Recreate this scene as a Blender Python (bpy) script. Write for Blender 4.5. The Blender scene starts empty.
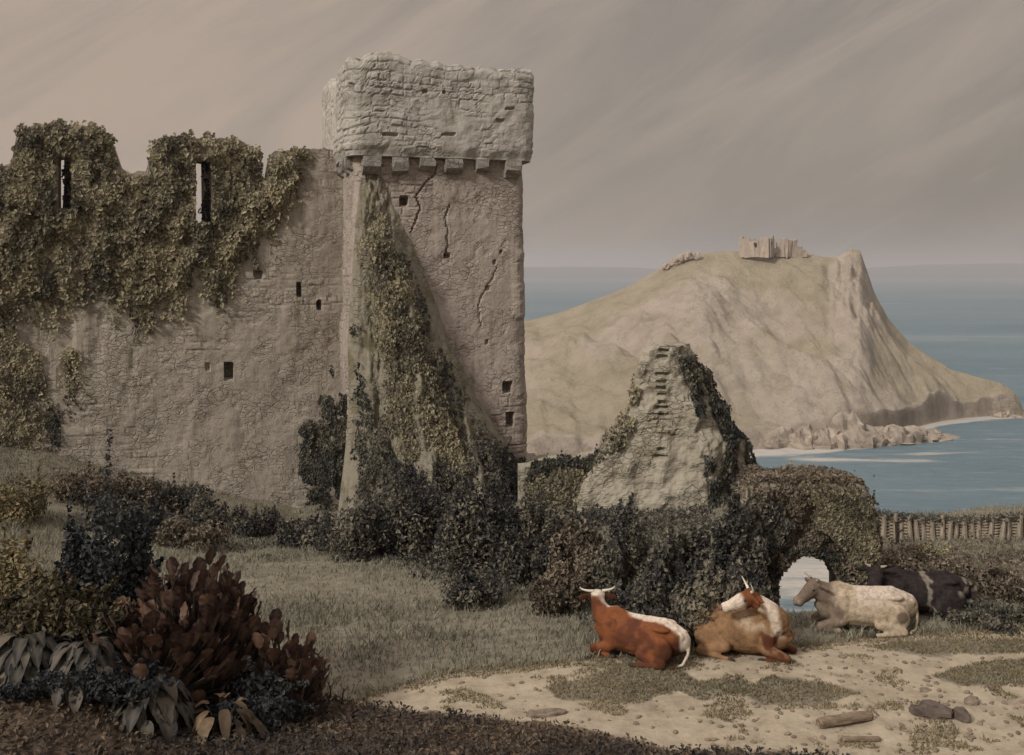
import bpy, math, random
import numpy as np
from mathutils import Vector

rng = np.random.default_rng(11)
random.seed(11)
SC = bpy.context.scene
COL = SC.collection
F, HOR, CX, EYE = 1024.0, 272.0, 512.0, 7.0
SEA = -93.0
RAD = math.radians

# ------------------------------------------------------------------ helpers
def P(px, row, y):
    return np.array([(px - CX) / F * y, y, EYE - (row - HOR) / F * y])

def sst(a, b, x):
    t = np.clip((x - a) / (b - a), 0, 1)
    return t * t * (3 - 2 * t)

def _h(i, j, k, s):
    n = (i * 374761393 + j * 668265263 + k * 1274126177 + s * 974634777) & 0xffffffff
    n = ((n ^ (n >> 13)) * 1274126177) & 0xffffffff
    n = ((n ^ (n >> 16)) * 2246822519) & 0xffffffff
    n = n ^ (n >> 15)
    return (n & 0xffffff) / float(0xffffff)

def vnoise(x, y, z=0.0, s=0):
    x, y, z = np.broadcast_arrays(np.asarray(x, float), np.asarray(y, float), np.asarray(z, float))
    xi, yi, zi = np.floor(x).astype(np.int64), np.floor(y).astype(np.int64), np.floor(z).astype(np.int64)
    fx, fy, fz = x - xi, y - yi, z - zi
    fx, fy, fz = [f * f * (3 - 2 * f) for f in (fx, fy, fz)]
    r = 0
    for a in (0, 1):
        for b in (0, 1):
            for c in (0, 1):
                w = (fx if a else 1 - fx) * (fy if b else 1 - fy) * (fz if c else 1 - fz)
                r = r + w * _h(xi + a, yi + b, zi + c, s)
    return r * 2 - 1

def fbm(x, y, z=0.0, s=0, o=4):
    r, a, f = 0, 0.5, 1.0
    for k in range(o):
        r = r + a * vnoise(np.asarray(x) * f, np.asarray(y) * f, np.asarray(z) * f, s + k * 17)
        a *= 0.5
        f *= 2.03
    return r

def h2(i, j, s):
    i = np.asarray(i).astype(np.int64)
    j = np.asarray(j).astype(np.int64)
    return _h(i, j, np.int64(3), s)

def stones(u, v, ch=0.32, sw=0.6, seed=0, mort=0.045, warp=0.09, show=-0.02):
    v0 = v
    u = u + warp * 1.6 * fbm(u * 1.7, v * 2.3, 0, seed + 91, 3)
    v = v + warp * 1.5 * fbm(u * 0.8, v * 1.6, 3, seed + 47, 3) + 0.16 * fbm(v0 * 0, v0 * 2.1, 5, seed + 48, 2)
    r = np.floor(v / ch)
    fr = v / ch - r
    w = sw * (0.65 + 0.7 * h2(r, r * 0, seed))
    uu = u / w + 9 * h2(r, r * 0 + 5, seed)
    c = np.floor(uu)
    fu = uu - c
    d = np.minimum(np.minimum(fu, 1 - fu) * w, np.minimum(fr, 1 - fr) * ch)
    # courses only read where the face is not worn or plastered over
    vis = sst(show, show + 0.3, fbm(u * 0.55, v0 * 0.5, 9, seed + 33, 4))
    m = 1 - (1 - sst(0.0, mort * (0.6 + 0.8 * h2(r, c, seed + 8)), d)) * vis
    return m, 0.5 + (h2(r, c, seed + 7) - 0.5) * (0.25 + 0.75 * vis)

def inpoly(px, py, poly):
    r = np.zeros(len(px), bool)
    n = len(poly)
    for i in range(n):
        x0, y0 = poly[i]
        x1, y1 = poly[(i + 1) % n]
        if y0 == y1:
            continue
        c = ((y0 > py) != (y1 > py)) & (px < (x1 - x0) * (py - y0) / (y1 - y0) + x0)
        r ^= c
    return r

def polydist(px, py, poly, closed=True):
    d = np.full(np.shape(px), 1e9)
    n = len(poly)
    for i in range(n if closed else n - 1):
        x0, y0 = poly[i]
        x1, y1 = poly[(i + 1) % n]
        dx, dy = x1 - x0, y1 - y0
        t = np.clip(((px - x0) * dx + (py - y0) * dy) / (dx * dx + dy * dy + 1e-9), 0, 1)
        d = np.minimum(d, np.hypot(px - x0 - t * dx, py - y0 - t * dy))
    return d

def mesh(name, V, Fc, mat, parent=None, attrs=None, colattr=None, smooth=False, loc=(0, 0, 0)):
    """link V, faces (array of k-gons, or list of such arrays) as ONE mesh object; V in world space"""
    V = np.asarray(V, dtype=np.float64).reshape(-1, 3)
    off = np.array(parent_loc(parent)) if parent is not None else np.array(loc)
    V = V - off
    me = bpy.data.meshes.new(name)
    if not isinstance(Fc, list):
        Fc = [Fc]
    Fc = [np.asarray(f, dtype=np.int32) for f in Fc if len(f)]
    me.vertices.add(len(V))
    me.vertices.foreach_set('co', V.astype(np.float32).ravel())
    nl = sum(f.size for f in Fc)
    npoly = sum(len(f) for f in Fc)
    me.loops.add(nl)
    me.loops.foreach_set('vertex_index', np.concatenate([f.ravel() for f in Fc]))
    me.polygons.add(npoly)
    cnt = np.concatenate([np.full(len(f), f.shape[1], np.int32) for f in Fc])
    me.polygons.foreach_set('loop_start', (np.cumsum(cnt) - cnt).astype(np.int32))
    me.update(calc_edges=True)
    me.validate()
    for k, a in (attrs or {}).items():
        at = me.attributes.new(k, 'FLOAT', 'POINT')
        at.data.foreach_set('value', np.asarray(a, np.float32).ravel())
    if colattr is not None:
        at = me.attributes.new('coat', 'FLOAT_COLOR', 'POINT')
        c = np.ones((len(V), 4), np.float32)
        c[:, :3] = colattr
        at.data.foreach_set('color', c.ravel())
    me.polygons.foreach_set('use_smooth', np.full(npoly, smooth))
    me.materials.append(mat)
    o = bpy.data.objects.new(name, me)
    COL.objects.link(o)
    if parent is not None:
        o.parent = parent
    else:
        o.location = loc
    return o

def parent_loc(p):
    l = Vector((0, 0, 0))
    while p is not None:
        l = l + p.location
        p = p.parent
    return tuple(l)

def tag(o, label=None, cat=None, group=None, kind=None):
    if label:
        o['label'] = label
    if cat:
        o['category'] = cat
    if group:
        o['group'] = group
    if kind:
        o['kind'] = kind
    return o

def thing(name, label, cat, loc, group=None):
    o = bpy.data.objects.new(name, None)
    o.empty_display_size = 0.3
    o.location = tuple(float(v) for v in loc)
    COL.objects.link(o)
    return tag(o, label, cat, group)

def gridf(nr, nc, close=False):
    r, c = np.meshgrid(np.arange(nr - 1), np.arange(nc if close else nc - 1), indexing='ij')
    c1 = (c + 1) % nc
    return np.stack([r * nc + c, r * nc + c1, (r + 1) * nc + c1, (r + 1) * nc + c], -1).reshape(-1, 4)

def unit(v):
    return v / (np.linalg.norm(v, axis=-1, keepdims=True) + 1e-9)

# ------------------------------------------------------------------ materials
def newmat(name):
    m = bpy.data.materials.new(name)
    m.use_nodes = True
    nt = m.node_tree
    for n in list(nt.nodes):
        if n.type == 'BSDF_PRINCIPLED':
            b = n
    return m, nt, b

def nd(nt, t, **kw):
    n = nt.nodes.new(t)
    for k, v in kw.items():
        if k in n.inputs:
            n.inputs[k].default_value = v
        else:
            setattr(n, k, v)
    return n

def ramp(nt, src, stops):
    r = nt.nodes.new('ShaderNodeValToRGB')
    e = r.color_ramp.elements
    while len(e) < len(stops):
        e.new(0.5)
    for i, (p, c) in enumerate(stops):
        e[i].position = p
        e[i].color = (c[0], c[1], c[2], 1)
    nt.links.new(src, r.inputs['Fac'])
    return r.outputs['Color']

def noise(nt, scale, detail=5, rough=0.6, vec=None, dist=0.0, stretch=None, coord='Object'):
    n = nd(nt, 'ShaderNodeTexNoise', Scale=scale, Detail=detail, Roughness=rough, Distortion=dist)
    if vec is None:
        tc = nt.nodes.new('ShaderNodeTexCoord')
        vec = tc.outputs[coord]
    if stretch:
        mp = nt.nodes.new('ShaderNodeMapping')
        mp.inputs['Scale'].default_value = stretch
        nt.links.new(vec, mp.inputs['Vector'])
        vec = mp.outputs['Vector']
    nt.links.new(vec, n.inputs['Vector'])
    return n.outputs['Fac']

def mix(nt, fac, a, b, mode='MIX'):
    m = nt.nodes.new('ShaderNodeMix')
    m.data_type = 'RGBA'
    m.blend_type = mode
    for i, v in ((0, fac), (6, a), (7, b)):
        if isinstance(v, (int, float)):
            m.inputs[i].default_value = v
        elif isinstance(v, tuple):
            m.inputs[i].default_value = (v[0], v[1], v[2], 1)
        else:
            nt.links.new(v, m.inputs[i])
    return m.outputs[2]

def math_(nt, op, a, b=0.0, clamp=False):
    m = nt.nodes.new('ShaderNodeMath')
    m.operation = op
    m.use_clamp = clamp
    for i, v in ((0, a), (1, b)):
        if isinstance(v, (int, float)):
            m.inputs[i].default_value = v
        else:
            nt.links.new(v, m.inputs[i])
    return m.outputs[0]

def maprange(nt, v, a, b, c=0.0, d=1.0):
    m = nt.nodes.new('ShaderNodeMapRange')
    m.interpolation_type = 'SMOOTHSTEP'
    nt.links.new(v, m.inputs['Value'])
    for k, x in (('From Min', a), ('From Max', b), ('To Min', c), ('To Max', d)):
        m.inputs[k].default_value = x
    return m.outputs['Result']

def attr(nt, name):
    a = nt.nodes.new('ShaderNodeAttribute')
    a.attribute_name = name
    return a

def bump(nt, b, h, strength=0.4, dist=0.03):
    n = nd(nt, 'ShaderNodeBump', Strength=strength, Distance=dist)
    nt.links.new(h, n.inputs['Height'])
    nt.links.new(n.outputs['Normal'], b.inputs['Normal'])

def finish(nt, b, col, rough=0.9, spec=0.15):
    nt.links.new(col, b.inputs['Base Color'])
    b.inputs['Roughness'].default_value = rough
    b.inputs['Specular IOR Level'].default_value = spec

def stone_mat(name, dark, mid, light, mortar, stain=(0.07, 0.06, 0.04), stain_amt=0.5, moss=None, moss_lo=0.56, vs=3.4, vlo=.44):
    m, nt, b = newmat(name)
    t = attr(nt, 'tint').outputs['Fac']
    n1 = noise(nt, 1.1, 6, 0.65)
    n2 = noise(nt, 9.0, 6, 0.7)
    s = math_(nt, 'ADD', math_(nt, 'MULTIPLY', t, 0.35), math_(nt, 'MULTIPLY', n2, 0.65))
    c = ramp(nt, s, [(0.25, dark), (0.5, mid), (0.78, light)])
    c = mix(nt, math_(nt, 'MULTIPLY', math_(nt, 'SUBTRACT', 1.0, attr(nt, 'mort').outputs['Fac']), 0.75), c, mortar)
    blot = maprange(nt, n1, 0.42, 0.62, 0.0, 0.45)
    c = mix(nt, blot, c, mid)
    st = noise(nt, 1.0, 5, 0.65, stretch=(3.2, 3.2, 0.28))
    c = mix(nt, maprange(nt, st, 0.5, 0.72, 0.0, stain_amt), c, stain)
    st2 = noise(nt, 2.4, 7, 0.75, stretch=(3.0, 3.0, 0.35))
    c = mix(nt, maprange(nt, st2, 0.54, 0.7, 0.0, stain_amt * 1.1), c, stain)
    spk = noise(nt, 5.0, 8, 0.8)
    c = mix(nt, maprange(nt, spk, 0.56, 0.68, 0.0, 0.55), c, dark)
    c = mix(nt, maprange(nt, spk, 0.42, 0.33, 0.0, 0.45), c, light)
    if moss:
        mn = noise(nt, 0.8, 7, 0.7, dist=0.4)
        c = mix(nt, maprange(nt, mn, moss_lo, moss_lo + 0.1, 0.0, 0.8), c, moss)
    tc = nt.nodes.new('ShaderNodeTexCoord')
    wn = nd(nt, 'ShaderNodeTexNoise', Scale=2.5, Detail=3)
    nt.links.new(tc.outputs['Object'], wn.inputs['Vector'])
    wv = nd(nt, 'ShaderNodeVectorMath', operation='SCALE', Scale=0.28)
    nt.links.new(wn.outputs['Color'], wv.inputs[0])
    av = nd(nt, 'ShaderNodeVectorMath', operation='ADD')
    nt.links.new(tc.outputs['Object'], av.inputs[0])
    nt.links.new(wv.outputs[0], av.inputs[1])
    mpv = nt.nodes.new('ShaderNodeMapping')
    mpv.inputs['Scale'].default_value = (1.0, 1.0, 1.9)
    nt.links.new(av.outputs[0], mpv.inputs['Vector'])
    v1 = nd(nt, 'ShaderNodeTexVoronoi', feature='DISTANCE_TO_EDGE', Scale=vs)
    v2 = nd(nt, 'ShaderNodeTexVoronoi', feature='F1', Scale=vs)
    for v_ in (v1, v2):
        nt.links.new(mpv.outputs[0], v_.inputs['Vector'])
    joint = maprange(nt, v1.outputs['Distance'], 0.015, 0.10, 1.0, 0.0)
    vis = maprange(nt, noise(nt, 0.75, 6, 0.7), vlo, vlo + 0.14)
    jv = math_(nt, 'MULTIPLY', joint, vis)
    sc = nt.nodes.new('ShaderNodeSeparateColor')
    nt.links.new(v2.outputs['Color'], sc.inputs[0])
    c = mix(nt, math_(nt, 'MULTIPLY', math_(nt, 'MULTIPLY', sc.outputs[0], vis), 0.5), c, dark)
    c = mix(nt, math_(nt, 'MULTIPLY', math_(nt, 'MULTIPLY', sc.outputs[1], vis), 0.35), c, light)
    c = mix(nt, math_(nt, 'MULTIPLY', jv, 0.6), c, mortar)
    finish(nt, b, c, 0.95, 0.1)
    hgt_ = math_(nt, 'ADD', math_(nt, 'MULTIPLY', jv, -1.0), math_(nt, 'MULTIPLY', noise(nt, 18.0, 8, 0.75), 0.9))
    bump(nt, b, hgt_, 0.9, 0.035)
    return m

def leaf_mat(name, c0, c1, c2, rough=0.7, transl=0.2, veins=False):
    m, nt, b = newmat(name)
    t = attr(nt, 'tint').outputs['Fac']
    c = ramp(nt, t, [(0.1, c0), (0.5, c1), (0.9, c2)])
    n = noise(nt, 14.0, 4, 0.7)
    c = mix(nt, maprange(nt, n, 0.35, 0.7, 0.0, 0.5), c, (c0[0] * 0.7 + 0.008, c0[1] * 0.7 + 0.006, c0[2] * 0.6 + 0.003))
    if veins:
        v = attr(nt, 'vein').outputs['Fac']
        c = mix(nt, math_(nt, 'MULTIPLY', v, 0.55), c, (c2[0] * 1.25, c2[1] * 1.2, c2[2] * 1.1))
    finish(nt, b, c, rough, 0.25)
    tr = nd(nt, 'ShaderNodeBsdfTranslucent')
    nt.links.new(c, tr.inputs['Color'])
    ms = nd(nt, 'ShaderNodeMixShader', Fac=transl)
    nt.links.new(b.outputs[0], ms.inputs[1])
    nt.links.new(tr.outputs[0], ms.inputs[2])
    out = [x for x in nt.nodes if x.type == 'OUTPUT_MATERIAL'][0]
    nt.links.new(ms.outputs[0], out.inputs['Surface'])
    return m

def plain(name, c0, c1, scale=6.0, rough=0.85, bmp=0.4, stretch=None, spec=0.15):
    m, nt, b = newmat(name)
    c = ramp(nt, noise(nt, scale, 6, 0.7, stretch=stretch), [(0.3, c0), (0.7, c1)])
    finish(nt, b, c, rough, spec)
    bump(nt, b, noise(nt, scale * 4, 6, 0.7, stretch=stretch), bmp, 0.02)
    return m

M = {}
def g_(c, k, w=1.0):
    l = sum(c) / 3
    return tuple((x * w + l * (1 - w)) * k for x in c)
def stone_mat2(name, d, m, l, mo, k, w, **kw):
    d, m, l, mo = [(c[0], c[1] * 1.04, c[2] * 1.1) for c in (d, m, l, mo)]
    return stone_mat(name, g_(d, k * 1.12, w), g_(m, k, w), g_(l, k * .92, w), g_(mo, k * 1.25, w), **kw)
M['tower'] = stone_mat2('tower_stone', (0.17, 0.135, 0.105), (0.255, 0.208, 0.165), (0.33, 0.275, 0.22), (0.13, 0.1, 0.078), 1.36, .95, stain=(0.10, 0.078, 0.06), stain_amt=0.5, moss=(0.14, 0.118, 0.075), moss_lo=0.58)
M['corbel'] = stone_mat2('corbel_stone', (0.19, 0.165, 0.13), (0.27, 0.235, 0.19), (0.34, 0.3, 0.245), (0.12, 0.103, 0.083), .95, .9, stain=(0.11, 0.092, 0.07), stain_amt=0.6)
M['parapet'] = stone_mat2('parapet_stone', (0.21, 0.188, 0.155), (0.30, 0.268, 0.22), (0.39, 0.35, 0.29), (0.12, 0.103, 0.083), 1.3, .95, stain=(0.14, 0.12, 0.095), stain_amt=0.5, vs=3.0, vlo=.5)
M['wall'] = stone_mat2('curtain_wall_stone', (0.18, 0.15, 0.113), (0.25, 0.21, 0.162), (0.32, 0.27, 0.21), (0.14, 0.115, 0.088), 1.3, .95, stain=(0.12, 0.098, 0.072), stain_amt=0.5, moss=(0.135, 0.115, 0.075), moss_lo=0.57)
M['ruin'] = stone_mat2('ruin_stone', (0.19, 0.16, 0.112), (0.28, 0.24, 0.172), (0.36, 0.315, 0.235), (0.10, 0.083, 0.06), 1.15, .9, stain=(0.11, 0.095, 0.062), stain_amt=0.6, moss=(0.15, 0.13, 0.078), moss_lo=0.52)
M['buttress'] = stone_mat2('buttress_rubble', (0.13, 0.113, 0.075), (0.21, 0.178, 0.125), (0.29, 0.245, 0.175), (0.09, 0.077, 0.055), 1.15, .9, stain=(0.065, 0.058, 0.044), stain_amt=0.85, moss=(0.13, 0.115, 0.06), moss_lo=0.5)
M['far_stone'] = plain('pale_ruin_stone', (0.27, 0.22, 0.175), (0.40, 0.325, 0.26), 0.3)
M['ivy'] = leaf_mat('ivy_leaf', (0.095, 0.086, 0.066), (0.30, 0.265, 0.18), (0.50, 0.44, 0.285), transl=.35)
M['ivy_dark'] = leaf_mat('dark_ivy_leaf', (0.05, 0.052, 0.05), (0.12, 0.115, 0.092), (0.24, 0.215, 0.155), transl=.3)
M['bramble'] = leaf_mat('bramble_leaf', (0.034, 0.034, 0.036), (0.10, 0.094, 0.079), (0.27, 0.24, 0.17), transl=.3)
M['brush'] = leaf_mat('brown_brush_leaf', (0.075, 0.06, 0.045), (0.165, 0.133, 0.095), (0.27, 0.22, 0.16))
M['olive'] = leaf_mat('olive_leaf', (0.10, 0.083, 0.045), (0.2, 0.162, 0.085), (0.3, 0.245, 0.135))
M['dark_olive'] = leaf_mat('dark_olive_leaf', (0.026, 0.023, 0.017), (0.075, 0.062, 0.036), (0.17, 0.14, 0.075))
M['blue_leaf'] = leaf_mat('blue_green_leaf', (0.02, 0.023, 0.027), (0.043, 0.046, 0.05), (0.085, 0.088, 0.08))
M['red_leaf'] = leaf_mat('red_dock_leaf', (0.022, 0.017, 0.019), (0.062, 0.035, 0.03), (0.135, 0.08, 0.055), 0.6, 0.15, True)
M['burdock'] = leaf_mat('burdock_leaf', (0.012, 0.014, 0.016), (0.033, 0.034, 0.032), (0.105, 0.089, 0.066), 0.6, 0.15, True)
M['rust_leaf'] = leaf_mat('withered_leaf', (0.045, 0.032, 0.022), (0.12, 0.083, 0.05), (0.24, 0.17, 0.10))
M['grass'] = leaf_mat('grass_blade', (0.135, 0.13, 0.098), (0.24, 0.228, 0.172), (0.345, 0.325, 0.245), 0.8, 0.25)
M['grass_olive'] = leaf_mat('olive_grass_blade', (0.11, 0.09, 0.05), (0.2, 0.165, 0.092), (0.3, 0.245, 0.145), 0.8, 0.25)
M['stem'] = plain('woody_stem', (0.03, 0.022, 0.015), (0.075, 0.055, 0.035), 8)
M['stake'] = plain('weathered_stake', (0.15, 0.125, 0.095), (0.37, 0.31, 0.24), 5, stretch=(3, 3, 0.5))
M['log'] = plain('weathered_log', (0.09, 0.065, 0.045), (0.26, 0.2, 0.14), 5, stretch=(1, 4, 4))
M['rock'] = plain('path_rock', (0.10, 0.078, 0.06), (0.27, 0.215, 0.16), 3)
M['rock_dark'] = plain('dark_path_rock', (0.045, 0.036, 0.032), (0.15, 0.118, 0.095), 3)
M['horn'] = plain('horn', (0.45, 0.4, 0.32), (0.62, 0.57, 0.48), 8, 0.5, 0.1)
M['hoof'] = plain('hoof', (0.02, 0.017, 0.014), (0.05, 0.04, 0.032), 8, 0.6, 0.2)
M['eye'] = plain('eye', (0.006, 0.005, 0.004), (0.012, 0.01, 0.008), 3, 0.15, 0.0, spec=0.5)

def coat_mat():
    m, nt, b = newmat('cow_coat')
    a = attr(nt, 'coat').outputs['Color']
    n = noise(nt, 11, 7, 0.75)
    c = mix(nt, maprange(nt, n, 0.4, 0.68, 0.0, 0.5), a, (0.07, 0.045, 0.032))
    c = mix(nt, maprange(nt, noise(nt, 45, 6, 0.8, stretch=(.35, 1, 1)), 0.5, 0.75, 0, 0.45), c, (0.05, 0.035, 0.025))
    finish(nt, b, c, 0.95, 0.05)
    bump(nt, b, noise(nt, 40, 6, 0.75, stretch=(.4, 1, 1)), 0.8, 0.02)
    return m
M['coat'] = coat_mat()

def ground_mat():
    m, nt, b = newmat('ground')
    sand = ramp(nt, noise(nt, 2.2, 8, 0.72), [(0.28, (0.235, 0.192, 0.135)), (0.52, (0.36, 0.303, 0.22)), (0.75, (0.43, 0.37, 0.28))])
    sand = mix(nt, maprange(nt, noise(nt, 7.0, 6, 0.75, stretch=(0.5, 1.4, 1)), 0.56, 0.72, 0, 0.55), sand, (0.22, 0.17, 0.10))
    turf = ramp(nt, noise(nt, 3.5, 8, 0.75), [(0.3, (0.12, 0.106, 0.078)), (0.52, (0.2, 0.178, 0.132)), (0.75, (0.27, 0.24, 0.18))])
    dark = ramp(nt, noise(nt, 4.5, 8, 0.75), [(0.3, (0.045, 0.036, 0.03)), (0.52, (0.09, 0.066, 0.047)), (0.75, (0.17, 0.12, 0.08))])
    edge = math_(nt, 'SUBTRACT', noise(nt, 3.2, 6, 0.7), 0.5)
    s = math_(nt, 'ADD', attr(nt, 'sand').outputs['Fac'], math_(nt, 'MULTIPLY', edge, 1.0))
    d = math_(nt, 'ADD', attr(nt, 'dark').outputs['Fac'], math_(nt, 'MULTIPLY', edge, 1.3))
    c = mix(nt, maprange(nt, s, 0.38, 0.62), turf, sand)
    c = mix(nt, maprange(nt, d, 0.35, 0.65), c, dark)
    rock = ramp(nt, noise(nt, 0.5, 8, 0.7), [(0.3, (0.16, 0.125, 0.09)), (0.7, (0.33, 0.27, 0.2))])
    c = mix(nt, attr(nt, 'cliff').outputs['Fac'], c, rock)
    finish(nt, b, c, 0.95, 0.08)
    bump(nt, b, noise(nt, 9.0, 9, 0.75), 0.6, 0.08)
    return m
M['ground'] = ground_mat()

def headland_mat():
    m, nt, b = newmat('headland')
    n1 = noise(nt, 0.011, 8, 0.62, dist=0.6)
    n2 = noise(nt, 0.075, 9, 0.74)
    n3 = noise(nt, 0.03, 9, 0.72, dist=1.2)
    rock = ramp(nt, n2, [(0.32, (0.44, 0.366, 0.29)), (0.52, (0.60, 0.505, 0.41)), (0.7, (0.66, 0.565, 0.47))])
    turf = ramp(nt, n2, [(0.32, (0.35, 0.295, 0.20)), (0.52, (0.47, 0.40, 0.28)), (0.7, (0.55, 0.47, 0.345))])
    g = attr(nt, 'green').outputs['Fac']
    f = math_(nt, 'ADD', math_(nt, 'MULTIPLY', g, 0.5), n1)
    c = mix(nt, maprange(nt, f, 0.60, 0.85, 0, 0.85), rock, turf)
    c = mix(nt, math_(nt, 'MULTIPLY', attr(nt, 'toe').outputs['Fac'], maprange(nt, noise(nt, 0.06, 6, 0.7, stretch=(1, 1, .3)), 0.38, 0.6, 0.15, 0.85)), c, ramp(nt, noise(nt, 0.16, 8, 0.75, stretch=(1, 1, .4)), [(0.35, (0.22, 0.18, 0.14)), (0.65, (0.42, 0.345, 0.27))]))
    st = noise(nt, 0.02, 7, 0.65, stretch=(1, 0.6, 3))
    c = mix(nt, maprange(nt, st, 0.5, 0.7, 0, 0.35), c, (0.34, 0.288, 0.205))
    c = mix(nt, maprange(nt, n3, 0.55, 0.62, 0, 0.5), c, (0.36, 0.305, 0.195))
    c = mix(nt, maprange(nt, noise(nt, 0.022, 9, 0.7, dist=0.9), 0.58, 0.66, 0, 0.5), c, (0.5, 0.42, 0.345))
    n4 = noise(nt, 0.3, 8, 0.75)
    c = mix(nt, maprange(nt, n4, 0.54, 0.64, 0, 0.5), c, (0.28, 0.238, 0.16))
    c = mix(nt, maprange(nt, n4, 0.42, 0.34, 0, 0.45), c, (0.62, 0.53, 0.43))
    finish(nt, b, c, 0.95, 0.05)
    bump(nt, b, noise(nt, 0.11, 9, 0.78), 1.0, 8.0)
    return m
M['headland'] = headland_mat()

def sea_mat():
    m, nt, b = newmat('sea')
    tc = nt.nodes.new('ShaderNodeTexCoord')
    base = ramp(nt, noise(nt, 0.0035, 6, 0.6, stretch=(0.35, 1, 1)), [(0.3, (0.088, 0.138, 0.165)), (0.55, (0.128, 0.182, 0.205)), (0.75, (0.19, 0.235, 0.245))])
    # pale water and broken surf close in under the cliffs, and the far paler band
    pale_water = attr(nt, 'pale_water').outputs['Fac']
    fn = noise(nt, 0.03, 8, 0.7, stretch=(0.3, 1, 1), dist=0.8)
    c = mix(nt, maprange(nt, math_(nt, 'ADD', pale_water, math_(nt, 'MULTIPLY', math_(nt, 'SUBTRACT', fn, 0.5), 1.6)), 0.45, 0.75, 0, 0.85), base, (0.50, 0.46, 0.40))
    caps = noise(nt, 0.035, 7, 0.75, stretch=(0.22, 1.0, 1))
    c = mix(nt, maprange(nt, caps, 0.58, 0.72, 0, 0.5), c, (0.36, 0.35, 0.325))
    c = mix(nt, maprange(nt, noise(nt, 0.012, 8, 0.75, stretch=(0.3, 1.0, 1)), 0.45, 0.3, 0, 0.6), c, (0.08, 0.12, 0.14))
    rp = noise(nt, 0.14, 6, 0.75, stretch=(0.25, 1.0, 1))
    c = mix(nt, maprange(nt, rp, 0.52, 0.66, 0, 0.45), c, (0.25, 0.275, 0.28))
    c = mix(nt, maprange(nt, rp, 0.45, 0.34, 0, 0.4), c, (0.09, 0.125, 0.145))
    finish(nt, b, c, 0.55, 0.06)
    bump(nt, b, noise(nt, 0.06, 9, 0.75, stretch=(0.35, 1, 1)), 0.9, 3.0)
    return m
M['sea'] = sea_mat()
M['sea_rock'] = plain('sea_rock', (0.17, 0.14, 0.11), (0.38, 0.315, 0.25), 0.15)
M['coast'] = plain('far_coast', (0.07, 0.08, 0.09), (0.10, 0.107, 0.115), 0.001)

# ------------------------------------------------------------------ leaves, grass, stems
def leaf_cloud(p, nrm, size, tint, aspect=1.5, fold=0.22, down=0.5):
    n = unit(nrm)
    t = rng.normal(size=p.shape)
    t[:, 2] -= down * 1.8
    t = unit(t - (t * n).sum(1, keepdims=True) * n)
    b = np.cross(n, t)
    L = size[:, None]
    W = L / aspect
    v = np.stack([p - t * L * 0.5, p + b * W * 0.5 + n * W * fold - t * L * 0.06, p + t * L * 0.5 - n * L * 0.12, p - b * W * 0.5 + n * W * fold - t * L * 0.06], 1)
    k = np.arange(len(p))[:, None] * 4
    f = np.concatenate([k + np.array([[0, 2, 1]]), k + np.array([[0, 3, 2]])])
    return v.reshape(-1, 3), f, np.repeat(tint, 4)

def tube_mesh(paths, sides=6):
    Vs, Fs, o = [], [], 0
    for pts, r0, r1 in paths:
        pts = np.asarray(pts, float)
        n = len(pts)
        d = unit(np.gradient(pts, axis=0))
        a = unit(np.cross(d, np.array([0.31, 0.77, 0.12])))
        b = np.cross(d, a)
        th = np.linspace(0, 2 * np.pi, sides, endpoint=False)
        r = np.linspace(r0, r1, n)[:, None, None]
        ring = pts[:, None, :] + r * (np.cos(th)[None, :, None] * a[:, None, :] + np.sin(th)[None, :, None] * b[:, None, :])
        Vs.append(ring.reshape(-1, 3))
        Fs.append(gridf(n, sides, True) + o)
        # cap the tip with a collapsed fan of quads
        o += n * sides
    return np.concatenate(Vs), np.concatenate(Fs)

def bez(a, b, c, n=7):
    a, b, c = map(np.asarray, (a, b, c))
    t = np.linspace(0, 1, n)[:, None]
    return (1 - t) ** 2 * a + 2 * t * (1 - t) * b + t * t * c

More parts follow.
